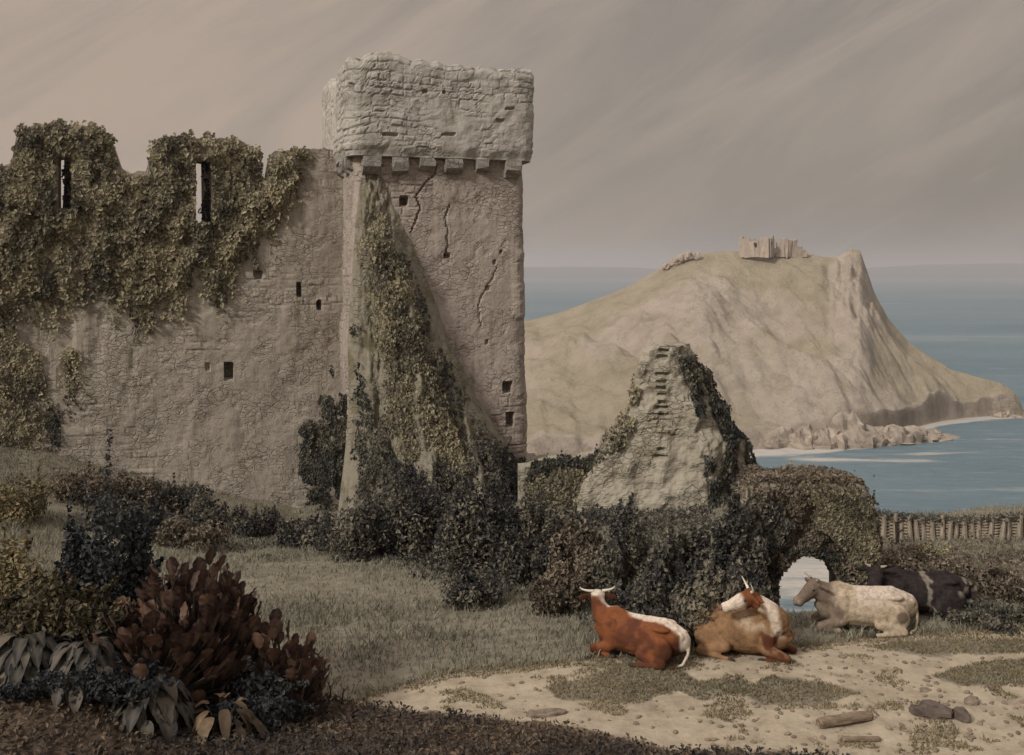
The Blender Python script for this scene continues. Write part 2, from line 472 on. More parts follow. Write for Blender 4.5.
def shrub(name, label, cat, base, rx, ry, rz, n, size, mat, group=None, lobes=17, stems=6, spread=0.8, tvar=0.26, aspect=1.5):
    base = np.array(base, float)
    size, n = size * .74, int(n * 1.9)
    t = thing(name, label, cat, base, group)
    lc = []
    for _ in range(lobes):
        a = rng.uniform(0, 2 * np.pi)
        r = math.sqrt(rng.uniform(0, 1)) * spread
        hz = rng.uniform(0.12, 0.86) * (1 - 0.5 * r)
        lc.append((r * math.cos(a) * rx, r * math.sin(a) * ry, hz * rz, rng.uniform(0.15, 0.38), rng.uniform(-0.42, 0.38)))
    lc = np.array(lc)
    k = rng.integers(0, lobes, n)
    d = unit(rng.normal(size=(n, 3)) + np.array([0, -0.15, 0.25]))
    rr = lc[k, 3] * (0.62 + 0.5 * rng.random(n) ** 0.8)
    rr *= 1 + 0.3 * vnoise(d[:, 0] * 3 + k * 7, d[:, 1] * 3, d[:, 2] * 3)
    p = lc[k, :3] + d * rr[:, None] * np.array([rx, ry, rz])
    # loose sprays reaching out of the outline
    ns = 18
    sl_ = rng.integers(0, lobes, ns)
    sd_ = unit(rng.normal(size=(ns, 3)) * [1, .7, .6] + [0, 0, .8])
    m_ = n // 8
    si = rng.integers(0, ns, m_)
    al = rng.random(m_)
    p[:m_] = lc[sl_[si], :3] + sd_[si] * (lc[sl_[si], 3] * (0.75 + 1.15 * al))[:, None] * np.array([rx, ry, rz]) + rng.normal(0, .05, (m_, 3)) * (1.1 - al)[:, None]
    k[:m_] = sl_[si]
    keep = p[:, 2] > 0.0
    p, d, k = p[keep], d[keep], k[keep]
    p[:, 2] = np.maximum(p[:, 2], 0.03)
    tint = np.clip(0.5 + lc[k, 4] + rng.normal(0, tvar, len(p)), 0, 1)
    sz = size * rng.uniform(0.6, 1.35, len(p))
    v, f, ti = leaf_cloud(p + base, d + rng.normal(0, 0.55, d.shape), sz, tint, aspect)
    mesh('foliage', v, f, mat, t, {'tint': ti})
    paths = []
    for i in range(stems):
        c = lc[i % lobes]
        b0 = base + np.array([c[0] * 0.25, c[1] * 0.25, -0.1])
        tip = base + c[:3] + np.array([0, 0, lc[i % lobes, 3] * rz * 0.7])
        paths.append((bez(b0, (b0 + tip) / 2 + np.array([0, 0, rz * 0.15]), tip), 0.035 * max(rz, 0.6), 0.008))
    v, f = tube_mesh(paths)
    mesh('stem', v, f, M['stem'], t)
    return t

# ------------------------------------------------------------------ terrain
E_A = [-3, -1, -.2, -.05, .02, .1, .242, .256, .322, .336, .352, .6, 3]
E_Y = [90, 85, 75, 60, 46, 41, 38.5, 21.9, 21.9, 28.5, 30, 33, 60]

def hgt(x, y):
    x, y = np.broadcast_arrays(np.asarray(x, float), np.asarray(y, float))
    zb = np.interp(x, [-40, -20, -16, -12, -8, -4, 0, 4, 6, 8, 30], [2.5, 1.6, .5, -.8, -1.9, -1.5, -1.2, -.9, -.4, -.2, -.2])
    far = sst(21.5, 36.5, y)
    z = -0.2 * (1 - far) + zb * far
    z = z + 1.15 * np.exp(-((x + 7.2) / 2.0) ** 2 - ((y - 15.2) / 1.8) ** 2)
    z = z + 0.35 * np.exp(-((x + 3) / 4.0) ** 2 - ((y - 14.3) / 1.3) ** 2)
    z = z - 0.28 * np.exp(-((x + 1.5) / 5.5) ** 2 - ((y - 22) / 2.6) ** 2)      # the hollow behind the path's crest
    z = z + 0.12 * fbm(x * 0.45, y * 0.45, 0, 5) + 0.05 * fbm(x * 2.1, y * 2.1, 0, 8, 3)
    z = z + 2.5 * (1 - sst(-6, 12, y)) + 0.0
    a = x / np.maximum(y, 14)
    d = y - np.interp(a, E_A, E_Y) - 1.2 * fbm(x * 0.3, y * 0.3, 0, 19, 3) * sst(0.34, 0.4, np.abs(a))
    dd = np.maximum(d, 0)
    fall = 1.25 * dd + 1.5 * sst(0, 2.0, dd) + 2.5 * fbm(x * 0.15, y * 0.15, 0, 23) * sst(2, 12, dd)
    return np.maximum(z - fall, -101), sst(0.2, 1.5, dd)

def hz(x, y):
    return float(hgt(np.array([x]), np.array([y]))[0][0])

SAND = [(318, 716), (390, 690), (450, 674), (520, 668), (585, 661), (690, 657), (800, 648), (860, 640), (960, 634), (1030, 626), (1180, 640), (1290, 690), (1380, 800), (640, 800), (640, 752), (600, 732), (500, 720), (420, 712)]
PATCH = [[(545, 688), (600, 672), (680, 668), (700, 682), (640, 702), (560, 700)],
         [(740, 692), (770, 676), (830, 684), (862, 692), (825, 704), (760, 706)],
         [(575, 664), (690, 660), (700, 668), (620, 674)],
         [(862, 646), (930, 638), (1030, 640), (1030, 652), (920, 656)],
         [(930, 676), (980, 662), (1030, 658), (1030, 686), (960, 686)],
         [(660, 684), (740, 676), (760, 690), (700, 700)]]
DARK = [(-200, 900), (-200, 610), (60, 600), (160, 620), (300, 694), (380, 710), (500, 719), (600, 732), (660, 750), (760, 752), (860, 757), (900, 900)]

def masks(x, y, z):
    yy = np.maximum(y, 8)
    px = CX + F * x / yy
    row = HOR + F * (EYE - z) / yy
    sh = px.shape
    px, row = px.ravel(), row.ravel()
    def soft(poly, w):
        s = np.where(inpoly(px, row, poly), 1.0, -1.0) * polydist(px, row, poly)
        return np.clip(0.5 + s / w, 0, 1)
    sand = soft(SAND, 14)
    for q in PATCH:
        sand = np.minimum(sand, 1 - soft(q, 14))
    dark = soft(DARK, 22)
    ok = (y.ravel() > 12.5) & (y.ravel() < 40)
    sand = np.where(ok, sand, np.where(y.ravel() < 12.5, 0.3, 0))
    dark = np.where(ok, dark, 0)
    return sand.reshape(sh), dark.reshape(sh)

ys = np.concatenate([np.linspace(-40, 11, 16), np.geomspace(12, 24.3, 190), np.geomspace(24.4, 42, 150), np.geomspace(42.4, 170, 90)])
ss = np.concatenate([-np.geomspace(4, 0.66, 22)[:-1], np.linspace(-0.66, 0.66, 330), np.geomspace(0.66, 4, 22)[1:]])
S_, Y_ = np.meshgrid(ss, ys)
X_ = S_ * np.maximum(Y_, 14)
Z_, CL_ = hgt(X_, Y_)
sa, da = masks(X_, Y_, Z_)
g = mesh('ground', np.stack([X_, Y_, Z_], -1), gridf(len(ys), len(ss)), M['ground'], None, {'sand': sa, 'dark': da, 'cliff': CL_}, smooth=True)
tag(g, kind='structure')

# ------------------------------------------------------------------ sea, far coast
def pale_water_at(x, y):
    # surf under the near cliffs and round the headland's foot, plus a paler band far out
    a = x / y
    near = np.exp(-((y - 335) / 55) ** 2) * (sst(0.235, 0.26, a) - sst(0.325, 0.35, a))
    fs = np.interp(a, SHA, SHY)
    hd = np.exp(-((y - fs + 5) / 20) ** 2) * (sst(-.1, 0.0, a))
    d2 = np.exp(-((y - 565) / 9) ** 2) * sst(0.33, 0.4, a) * 0.55 + np.exp(-((y - 545) / 12) ** 2) * sst(0.25, 0.3, a) * sst(.46, .4, a) * 0.5 + np.exp(-((y - 610) / 14) ** 2) * sst(0.36, 0.42, a) * 0.5
    d2 = d2 + np.exp(-((y - 12000) / 5000) ** 2) * .33
    return np.clip(near * .74 + hd * 1.1 + d2, 0, 1)
def DY(row):
    return (EYE - SEA) * F / (row - HOR)
SH = [(430, 470), (527, 464), (600, 461), (700, 456), (760, 449), (830, 446), (870, 441), (895, 434), (915, 427), (940, 421.5), (965, 418), (1000, 415.5), (1022, 413.5)]
sh_a, sh_y = [], []
for p_, r_ in SH:
    a_ = (p_ - CX) / F
    if sh_a and a_ <= sh_a[-1]:
        a_ = sh_a[-1] + 0.002
    sh_a.append(a_)
    sh_y.append(DY(r_))
SHA, SHY = np.array(sh_a), np.array(sh_y)
ys = np.concatenate([[-400, 0], np.geomspace(60, 900, 260), np.geomspace(920, 60000, 70)])
ss = np.concatenate([[-60, -6, -2], np.linspace(-0.7, 0.7, 260), [2, 6, 60]])
S_, Y_ = np.meshgrid(ss, ys)
X_ = S_ * np.maximum(np.abs(Y_), 400)
X_ = np.where(np.abs(S_) <= 0.7, S_ * np.maximum(Y_, 60), X_)
FO = pale_water_at(X_, np.maximum(Y_, 1))
g = mesh('sea', np.stack([X_, Y_, X_ * 0 + SEA], -1), gridf(len(ys), len(ss)), M['sea'], None, {'pale_water': FO}, smooth=True)
tag(g, kind='structure')

# low far coast on the horizon
pxs = np.linspace(380, 1150, 160)
top = np.interp(pxs, [380, 500, 640, 700, 800, 868, 890, 930, 985, 1030, 1150], [266.5, 266.5, 267.5, 272, 274, 268.5, 266.5, 264.5, 263.5, 263.5, 262.5])
top = top + 0.7 * fbm(pxs * 0.05, pxs * 0, 0, 3)
rings = []
for yo, k in ((14500, 0.0), (15000, 0.75), (16000, 1.0), (17500, 0.7), (19000, 0.0)):
    zt = EYE - (top - HOR) / F * 16000
    rings.append(np.stack([(pxs - CX) / F * yo, pxs * 0 + yo, SEA - 2 + (zt - SEA + 2) * k], -1))
g = mesh('hills', np.array(rings), gridf(5, len(pxs)), M['coast'], smooth=True)
tag(g, kind='structure')

# ------------------------------------------------------------------ headland
RID = [(420, 345), (480, 333), (527, 322), (560, 313), (600, 298), (632, 284), (655, 272), (672, 260), (690, 254), (735, 251), (800, 252), (820, 256), (838, 257), (850, 249), (860, 251), (866, 268), (874, 292), (888, 318), (908, 343), (950, 369), (985, 379), (1002, 384), (1014, 392), (1021, 404), (1023, 412)]
YR = 760.0
aa = np.concatenate([np.linspace(-0.16, 0.3, 190), np.linspace(0.302, 0.5, 150)])
tt = np.concatenate([np.linspace(-0.06, 0.1, 22)[:-1], np.linspace(0.1, 1.0, 110), np.linspace(1.02, 1.9, 26)])
A_, T_ = np.meshgrid(aa, tt)
rowr = np.interp(A_, [(p - CX) / F for p, r in RID], [r for p, r in RID])
yr = YR - 40 * sst(0.33, 0.5, A_)
yf = np.minimum(np.interp(A_, SHA, SHY), yr - 12)
hr = EYE - (rowr - HOR) / F * yr - SEA
hr = np.maximum(hr, 2)
Yh = yf + (yr - yf) * T_
Xh = A_ * Yh
gul = fbm(Xh * 0.02 + 0.012 * Yh, Yh * 0.006, 0, 31, 5)
cl = np.clip(10 + 12 * fbm(Xh * 0.035, Yh * 0.0, 0, 33) + 5 * sst(.36, .42, A_), 3, 20)
cl = np.minimum(cl, hr * 0.75)
tf = np.clip(T_, 0, 1)
toe = sst(0.0, 0.03 + 0.03 * np.clip(fbm(Xh * 0.05, Yh * 0.01, 0, 35) + 0.3, 0, 1), tf)
prof = cl * toe + (hr - cl) * np.clip(tf, 0, 1) ** 1.05
prof = prof + (gul * 22 + 9 * fbm(Xh * 0.05, Yh * 0.03, 0, 37, 5) - 6 * np.abs(fbm(Xh * 0.06 + .03 * Yh, Yh * 0.012, 0, 39, 4))) * np.clip(tf * (1 - tf) * 4, 0, 1) * np.minimum(hr / 60, 1)
# crags just under the top at the seaward end
crag = sst(0.30, 0.325, A_) * sst(0.36, 0.345, A_)
prof = prof - crag * 15 * sst(1.0, 0.9, tf) * sst(0.4, 0.85, tf) * (0.6 + 1.3 * fbm(A_ * 95 + 0.5 * fbm(Yh * .02, A_ * 30, 0, 40), tf * 2.5, 0, 41, 4))
back = np.where(T_ > 1, np.cos(np.clip((T_ - 1) / 0.9, 0, 1) * math.pi / 2), 1.0)
Zh = SEA - 3 + (prof + 3) * np.where(T_ < 0, 0, 1) * back
Zh = Zh + np.where((T_ > 0.05) & (T_ < 1.3), 1.6 * fbm(Xh * 0.09, Yh * 0.09, 0, 43), 0) * np.minimum(hr / 40, 1)
gr = np.clip(0.55 + 0.9 * fbm(Xh * 0.008, Yh * 0.012, 0, 45) + 0.25 * sst(0.85, 1.0, tf) + 0.35 * sst(0.38, 0.42, A_) - 0.5 * crag, 0, 1) * sst(0.04, 0.12, tf)
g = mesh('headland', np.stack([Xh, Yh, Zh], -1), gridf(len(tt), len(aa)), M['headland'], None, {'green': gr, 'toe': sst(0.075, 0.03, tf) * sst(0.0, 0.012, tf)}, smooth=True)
tag(g, kind='structure')

def headz(px, y):
    return None

# distant ruined house on the summit
def box(c, s, rot=0.0, jit=0.0):
    c = np.asarray(c, float)
    v = np.array([[x, y, z] for z in (0, 1) for y in (-.5, .5) for x in (-.5, .5)]) * np.asarray(s)
    v = v + rng.normal(0, jit, v.shape) if jit else v
    R = np.array([[math.cos(rot), -math.sin(rot), 0], [math.sin(rot), math.cos(rot), 0], [0, 0, 1]])
    f = np.array([[0, 2, 3, 1], [4, 5, 7, 6], [0, 1, 5, 4], [2, 6, 7, 3], [0, 4, 6, 2], [1, 3, 7, 5]])
    return v @ R.T + c, f

def merge(parts):
    Vs, Fs, o = [], [], 0
    for v, f in parts:
        Vs.append(np.asarray(v).reshape(-1, 3))
        Fs.append(np.asarray(f) + o)
        o += len(Vs[-1])
    return np.concatenate(Vs), np.concatenate(Fs)

y0 = 752.0
b0 = P(757, 252, y0)
t = thing('distant_ruin', 'pale roofless stone keep standing on the summit of the headland', 'ruin', b0)
W_, D_, H_ = 21.0, 14.0, 11.0
vs = []
for (ox, oy, sx, sy, hh) in ((0, -D_ / 2, W_, 1.6, H_), (0, D_ / 2, W_, 1.6, H_ * 0.9), (-W_ / 2, 0, 1.6, D_ - 1.6, H_), (W_ / 2, 0, 1.6, D_ - 1.6, H_ * 1.02)):
    r = RAD(-28)
    long_x = sx > sy
    for q_ in range(6):
        e_ = ((q_ + .5) / 6 - .5) * (sx if long_x else sy)
        px0, py0 = (ox + e_, oy) if long_x else (ox, oy + e_)
        hq = hh * (rng.uniform(.55, .85) if q_ in (2, 3) else rng.uniform(.85, 1.05))
        vs.append(box(b0 + np.array([px0 * math.cos(r) - py0 * math.sin(r), px0 * math.sin(r) + py0 * math.cos(r), -4]), (sx / 6 + .2, sy, hq + 4) if long_x else (sx, sy / 6 + .2, hq + 4), r, 0.3))
mesh('wall', *merge(vs), M['far_stone'], t)
vs = [box(b0 + np.array([8.0, -8.2, 5.0]), (1.6, 2.2, 2.4), RAD(-28)), box(b0 + np.array([-3.0, -2.5 - 5.0, 4.0]), (1.6, 2.2, 2.6), RAD(-28))]
for v_, f_ in vs:
    mesh('window', v_, f_, M['hoof'], t)

b0 = P(785, 252, y0)
t = thing('distant_ruin', 'broken jagged wall fragments beside the summit keep', 'ruin', b0)
vs = []
for px_, hh, w in ((774, 3.5, 6), (780, 7.5, 5), (784.5, 10.5, 3.5), (789, 9.0, 4), (794, 9.5, 3), (798, 5.0, 5), (803, 2.5, 5)):
    p = P(px_, 253, y0)
    vs.append(box((p[0], p[1], p[2] - 3), (w, 3, hh + 3), RAD(rng.uniform(-20, 20)), 0.5))
mesh('wall', *merge(vs), M['far_stone'], t)

def rock_mesh(c, s, n=14, seed=0, rough=0.25, rot=0.0, flat=0.0):
    th = np.linspace(0, np.pi, n)
    ph = np.linspace(0, 2 * np.pi, n * 2, endpoint=False)
    T, Pp = np.meshgrid(th, ph, indexing='ij')
    d = np.stack([np.sin(T) * np.cos(Pp), np.sin(T) * np.sin(Pp), np.cos(T)], -1)
    # facet by pushing towards a few planes
    r = 1 + rough * 1.6 * fbm(d[..., 0] * 1.3 + seed, d[..., 1] * 1.3, d[..., 2] * 1.3, seed, 4)
    q = np.sign(d) * np.abs(d) ** 0.75
    q = unit(q) * (0.8 + 0.2 * np.abs(d).max(-1, keepdims=True)) * r[..., None]
    v = q * np.asarray(s)
    if flat:
        v[..., 2] = np.minimum(v[..., 2], s[2] * flat)
    R = np.array([[math.cos(rot), -math.sin(rot), 0], [math.sin(rot), math.cos(rot), 0], [0, 0, 1]])
    v = v @ R.T + np.asarray(c)
    return v.reshape(-1, 3), gridf(n, n * 2, True)

vs = []
for i in range(16):
    px_ = rng.uniform(664, 708)
    p = P(px_, np.interp(px_, [664, 680, 692, 708], [265, 256, 253.5, 252.5]) + rng.uniform(0, 4), 752)
    vs.append(rock_mesh(p - [0, 0, 1.0], (rng.uniform(1.5, 4), 3, rng.uniform(1.2, 3.6)), 10, i + 3, 0.6, .6 * i))
tag(mesh('rock_outcrop', *merge(vs), M['far_stone']), 'pale crag of rocks on the ridge left of the summit keep', 'rocks')

# low rocks running out from the headland's foot
vs = []
for i in range(60):
    px_ = rng.uniform(770, 940)
    r_ = np.interp(px_, [770, 850, 905, 940], [447.5, 445, 442, 437]) + rng.normal(-1, 1.3)
    y = DY(r_)
    x = (px_ - CX) / F * y
    h_ = rng.uniform(4, 13) * np.interp(px_, [770, 840, 890, 940], [.9, 1.1, .9, .22])
    vs.append(rock_mesh((x, y, SEA - .6), (rng.uniform(4, 9), rng.uniform(6, 14), h_), 10, i + 70, .7, i * .9))
tag(mesh('rock_ledge', *merge(vs), M['sea_rock']), 'broken line of low rocks at the foot of the headland', 'rocks')
vs = []
for i in range(20):
    px_ = rng.uniform(985, 1035)
    y = 716 + rng.normal(0, 5)
    vs.append(rock_mesh(((px_ - CX) / F * y, y, SEA - .6), (rng.uniform(3, 6), rng.uniform(4, 7), rng.uniform(2, 9) * np.interp(px_, [985, 1035], [1.2, .3])), 9, i + 170, .6, i * .9))
tag(mesh('rock_ledge', *merge(vs), M['sea_rock']), 'dark rocks tapering into the sea at the far right point', 'rocks')

# ------------------------------------------------------------------ castle: frames of the tower and curtain wall
A0 = np.array([-5.53, 36.3])
UU = np.array([0.953, 0.301])
UU = UU / np.linalg.norm(UU)
WW = np.array([-UU[1], UU[0]])
NN = -WW
LT = 6.3
W0 = A0 + 3.0 * WW

def ray_plane(px, row, org, nrm2):
    px = np.asarray(px, float)
    row = np.asarray(row, float)
    dx, dz = (px - CX) / F, -(row - HOR) / F
    s = (org[0] * nrm2[0] + org[1] * nrm2[1]) / (dx * nrm2[0] + nrm2[1])
    return np.stack([dx * s, s, EYE + dz * s], -1)

def tower_uz(px, row):
    q = ray_plane(px, row, A0, NN)
    return (q[..., 0] - A0[0]) * UU[0] + (q[..., 1] - A0[1]) * UU[1], q[..., 2]

def wall_tz(px, row):
    q = ray_plane(px, row, W0, NN)
    return -((q[..., 0] - W0[0]) * UU[0] + (q[..., 1] - W0[1]) * UU[1]), q[..., 2]

def ring(off, r, fine=0.06, coarse=0.25):
    """rounded square round the tower, starting mid-back; returns (u,w), normal, arclength"""
    pts, nr = [], []
    lo, hi = -off, LT + off
    def seg(p, q, n2, step):
        n = max(2, int(np.hypot(q[0] - p[0], q[1] - p[1]) / step))
        for i in range(n):
            f = i / n
            pts.append((p[0] + (q[0] - p[0]) * f, p[1] + (q[1] - p[1]) * f))
            nr.append(n2)
    def arc(c, a0, n=9):
        for i in range(n):
            a = a0 + (math.pi / 2) * i / n
            pts.append((c[0] + r * math.cos(a), c[1] + r * math.sin(a)))
            nr.append((math.cos(a), math.sin(a)))
    seg((LT / 2, hi), (lo + r, hi), (0, 1), coarse)
    arc((lo + r, hi - r), math.pi / 2)
    seg((lo, hi - r), (lo, lo + r), (-1, 0), 0.09)
    arc((lo + r, lo + r), math.pi)
    seg((lo + r, lo), (hi - r, lo), (0, -1), fine)
    arc((hi - r, lo + r), 1.5 * math.pi)
    seg((hi, lo + r), (hi, hi - r), (1, 0), coarse)
    arc((hi - r, hi - r), 0)
    seg((hi - r, hi), (LT / 2, hi), (0, 1), coarse)
    pts, nr = np.array(pts), np.array(nr)
    s = np.concatenate([[0], np.cumsum(np.hypot(*np.diff(pts, axis=0).T))])
    return pts, nr, s

def to_world(uw, z):
    xy = A0 + uw[..., 0:1] * UU + uw[..., 1:2] * WW
    return np.concatenate([xy, z[..., None]], -1)

tower_base = (float(A0[0] + 3 * UU[0] + 3 * WW[0]), float(A0[1] + 3 * UU[1] + 3 * WW[1]), -1.5)
tower = thing('castle_tower', 'tall square stone tower with overhanging crumbling parapet on corbels', 'tower', tower_base)

# --- shaft
uw, nr, s = ring(0.0, 0.45)
zr = np.arange(-3.2, 11.35, 0.06)
S2, Z2 = np.meshgrid(s, zr)
front = np.clip(-nr[:, 1], 0, 1)[None, :] * np.ones_like(Z2)
uf = uw[None, :, 0] * np.ones_like(Z2)
mo, ra = stones(S2, Z2, 0.3, 0.58, 3)
disp = 0.012 + mo * (0.015 + 0.035 * ra) + 0.09 * fbm(S2 * 0.5, Z2 * 0.5, 0, 51) + 0.03 * fbm(S2 * 2.3, Z2 * 2.3, 0, 53)
wear = sst(0.15, 0.45, fbm(S2 * 0.6, Z2 * 0.35, 0, 55))
disp -= 0.05 * wear * (1 - mo * 0.4)
disp -= 0.025 * sst(0.3, 0.5, fbm(S2 * 2.2, Z2 * 2.6, 0, 54, 5)) - 0.018 * fbm(S2 * 5.5, Z2 * 5.5, 0, 56, 3)
disp += 0.16 * sst(11, -2, Z2)                                     # batter
# quoin corner and broken right edge
cornr = sst(LT - 0.7, LT - 0.2, uf) * front
b1 = tower_uz(520, 250)[1]
b2 = tower_uz(520, 316)[1]
disp += 0.10 * cornr * sst(b2 - .15, b2, Z2) * sst(b1 + .1, b1 - .15, Z2)
disp -= 0.09 * cornr * np.clip(fbm(S2 * 1.5, Z2 * 1.1, 0, 57) + 0.1, 0, 1)
def hole(disp, U, Z, uzf, px, row, w, h, depth, gate=1.0):
    u0, z0 = uzf(np.array(px), np.array(row))
    du = np.abs(U - u0) / (w / 2)
    dz = np.abs(Z - z0) / (h / 2)
    return disp - depth * gate * sst(1.15, 0.8, np.maximum(du, dz))
for px_, r_, w_, h_, d_ in ((404, 201, .27, .3, .5), (506, 387, .34, .36, .5), (508.5, 419, .3, .5, .5), (487, 288, .22, .16, .12), (494, 262, .13, .16, .14), (500, 252, .12, .16, .12), (486, 342, .12, .2, .12), (470, 470, .25, .3, .3), (447, 256, .22, .16, .25)):
    disp = hole(disp, uf, Z2, tower_uz, px_, r_, w_, h_, d_, front)
def crack(disp, U, Z, uzf, pts, w, depth, gate):
    q = [tuple(float(v) for v in uzf(np.array(a), np.array(b))) for a, b in pts]
    jx = 0.07 * fbm(U * 4, Z * 4, 0, 61, 2)
    d = polydist(U + jx, Z, q, False)
    return disp - depth * gate * sst(w, w * 0.35, d)
disp = crack(disp, uf, Z2, tower_uz, [(436, 166), (433, 176), (424, 184), (416, 197), (420, 208), (415, 222), (410, 232)], 0.05, 0.12, front)
disp = crack(disp, uf, Z2, tower_uz, [(450, 205), (445, 217), (447, 228), (447, 240), (445, 256)], 0.045, 0.11, front)
disp = crack(disp, uf, Z2, tower_uz, [(496, 268), (489, 283), (480, 296), (478, 312), (481, 326)], 0.05, 0.08, front)
v = to_world(uw[None, :, :] + nr[None, :, :] * disp[..., None], Z2)
mesh('shaft', v, gridf(len(zr), len(s), True), M['tower'], tower, {'tint': ra, 'mort': mo}, smooth=False)

# --- parapet with ragged top
uw, nr, s = ring(0.36, 0.55)
zb = 11.12
nz = 62
vv = np.linspace(0, 1, nz)
S2, V2 = np.meshgrid(s, vv)
us, ws = uw[:, 0], uw[:, 1]
topz = 14.5 + 0.16 * fbm(s * 0.8, s * 0, 0, 71, 3) + 0.2 * fbm(s * 2.4, s * 0, 1, 72, 2)
ff = nr[:, 1] < -0.5
topz = np.where(ff, topz + np.interp(us, [-.3, 0.1, .5, 2.3, 2.7, 3.1, 6.4], [0.0, -.05, .2, .22, .02, -.08, -.1]), topz)
lf = nr[:, 0] < -0.5
topz = np.where(lf, topz + np.interp(ws, [-.3, .3, 1.8, 2.6, 3.4, 4.6, 6.6], [0.0, .1, -.1, -.55, -.15, .1, .1]), topz)
Z2 = zb + (topz[None, :] - zb) * V2
mo, ra = stones(S2, Z2, 0.27, 0.5, 13, 0.05, 0.16, -0.12)
rec = (h2(np.floor(S2 / .6), np.floor(Z2 / .36), 77) > 0.9)
disp = mo * (0.015 + 0.05 * ra) + 0.08 * fbm(S2 * 0.7, Z2 * 0.7, 0, 73) + 0.06 * fbm(S2 * 3, Z2 * 3, 0, 74, 3)
disp -= 0.12 * sst(0.9, 1.0, V2) ** 2 + 0.0
disp += -0.12 * sst(0.12, 0.0, V2)
for px_, r_, w_, h_, d_ in ((350, 88, .15, .3, .2), (423, 93, .14, .14, .15), (442, 94, .1, .1, .12), (388, 136, .55, .12, .18), (446, 136, .5, .1, .15), (497, 122, .3, .1, .15), (507, 110, .35, .1, .14)):
    disp = hole(disp, us[None, :] * np.ones_like(Z2), Z2, tower_uz, px_, r_, w_, h_, d_, np.clip(-nr[:, 1], 0, 1)[None, :])
outer = to_world(uw[None] + nr[None] * disp[..., None], Z2)
def flat_ring(dn, z):
    return to_world(uw + nr * dn, np.zeros(len(s)) + z)[None]
jt = 0.06 * fbm(s * 3, s * 0, 2, 78, 2)
rows_ = np.concatenate([flat_ring(-0.75, zb + 0.08), flat_ring(-0.3, zb), flat_ring(-0.12, zb - 0.02), outer,
                        flat_ring(-0.3, topz + 0.05 + jt), flat_ring(-0.72, topz - 0.04 + jt), flat_ring(-0.8, topz - 0.3), flat_ring(-0.82, 12.6), flat_ring(-2.2, 12.6), flat_ring(-3.4, 12.62)])
nrow = rows_.shape[0]
tn = np.concatenate([np.full((3, len(s)), .5), ra, np.full((nrow - 3 - nz, len(s)), .5)])
mn = np.concatenate([np.full((3, len(s)), .6), mo, np.full((nrow - 3 - nz, len(s)), 1.)])
par = mesh('parapet', rows_, gridf(nrow, len(s), True), M['parapet'], tower, {'tint': tn, 'mort': mn})

# --- corbels under the parapet (one mesh each)
prof = np.array([(0.0, 11.10), (0.40, 11.10), (0.42, 10.92), (0.40, 10.74), (0.30, 10.60), (0.16, 10.52), (0.0, 10.50)])
def corbel(c2, dirn, side, w):
    n = len(prof)
    V, k = [], 0
    sc = rng.uniform(0.72, 1.15)
    for e in (-1, 1):
        for d_, z_ in prof:
            q = c2 + dirn * (d_ * sc - 0.05 + 0.04) + side * e * w / 2
            V.append((q[0] + rng.normal(0, .025), q[1] + rng.normal(0, .025), 11.1 + (z_ - 11.1) * sc + rng.normal(0, .025)))
    V = np.array(V)
    quads = np.array([[i, (i + 1) % n, n + (i + 1) % n, n + i] for i in range(n)])
    caps = np.array([list(range(n))[::-1], [n + i for i in range(n)]])
    return V, [quads, caps]
for i, px_ in enumerate((371, 398, 426.5, 453, 482.5, 510.5)):
    u0 = float(tower_uz(np.array(px_), np.array(160))[0])
    v, f = corbel(A0 + UU * (u0 + rng.normal(0, .05)), NN, UU, rng.uniform(.42, .62))
    mesh('corbel', v, f, M['corbel'], par, {'tint': np.full(len(v), rng.uniform(.4, .8)), 'mort': np.ones(len(v))})
for w0 in (0.7, 1.75, 2.8, 3.9, 5.0):
    v, f = corbel(A0 + WW * w0, -UU, WW, .5)
    mesh('corbel', v, f, M['corbel'], par, {'tint': np.full(len(v), rng.uniform(.4, .8)), 'mort': np.ones(len(v))})

# --- broken buttress: the stub of a lost wall climbing the tower's face
bt = np.array([[363, 166, 380], [358, 200, 394], [354, 240, 412], [350, 300, 434], [347, 340, 448], [348, 400, 474], [344, 450, 504], [338, 500, 528], [330, 560, 545]], float)
nb, na = 200, 90
rowsb = np.linspace(166, 560, nb)
pl = np.interp(rowsb, bt[:, 1], bt[:, 0])
pr = np.interp(rowsb, bt[:, 1], bt[:, 2])
uL, zz = tower_uz(pl, rowsb)
uR, _ = tower_uz(pr, rowsb)
f_ = np.linspace(0, 1, na)
U2 = uL[:, None] + (uR - uL)[:, None] * f_[None]
Zb2 = zz[:, None] * np.ones_like(U2)
hk = (rowsb - 166) / 394
dep = (0.2 + 2.3 * hk ** 1.3)[:, None] * (np.sin(np.pi * np.clip(f_ * 0.98 + 0.01, 0, 1)) ** 0.5)[None]
ridge = 0.85 * np.clip(fbm(U2 * 1.5, Zb2 * 0.2, 0, 81, 4), -0.5, 1) * np.sin(np.pi * f_)[None] * (0.25 + hk[:, None])
mo, ra = stones(U2, Zb2, 0.25, 0.4, 17, 0.05, 0.3, 0.1)
dep = dep + ridge + (0.03 * mo * ra + 0.4 * fbm(U2 * 2.2, Zb2 * 0.8, 0, 82) + 0.16 * fbm(U2 * 5, Zb2 * 3, 0, 83, 3)) * np.sin(np.pi * f_)[None] - 0.06
xy = A0 + U2[..., None] * UU + (dep)[..., None] * NN
v = np.concatenate([xy, Zb2[..., None]], -1)
but = mesh('buttress', v, gridf(nb, na), M['buttress'], tower, {'tint': ra, 'mort': mo})
but['label'] = 'ragged mossy stub of a broken wall climbing the tower face'

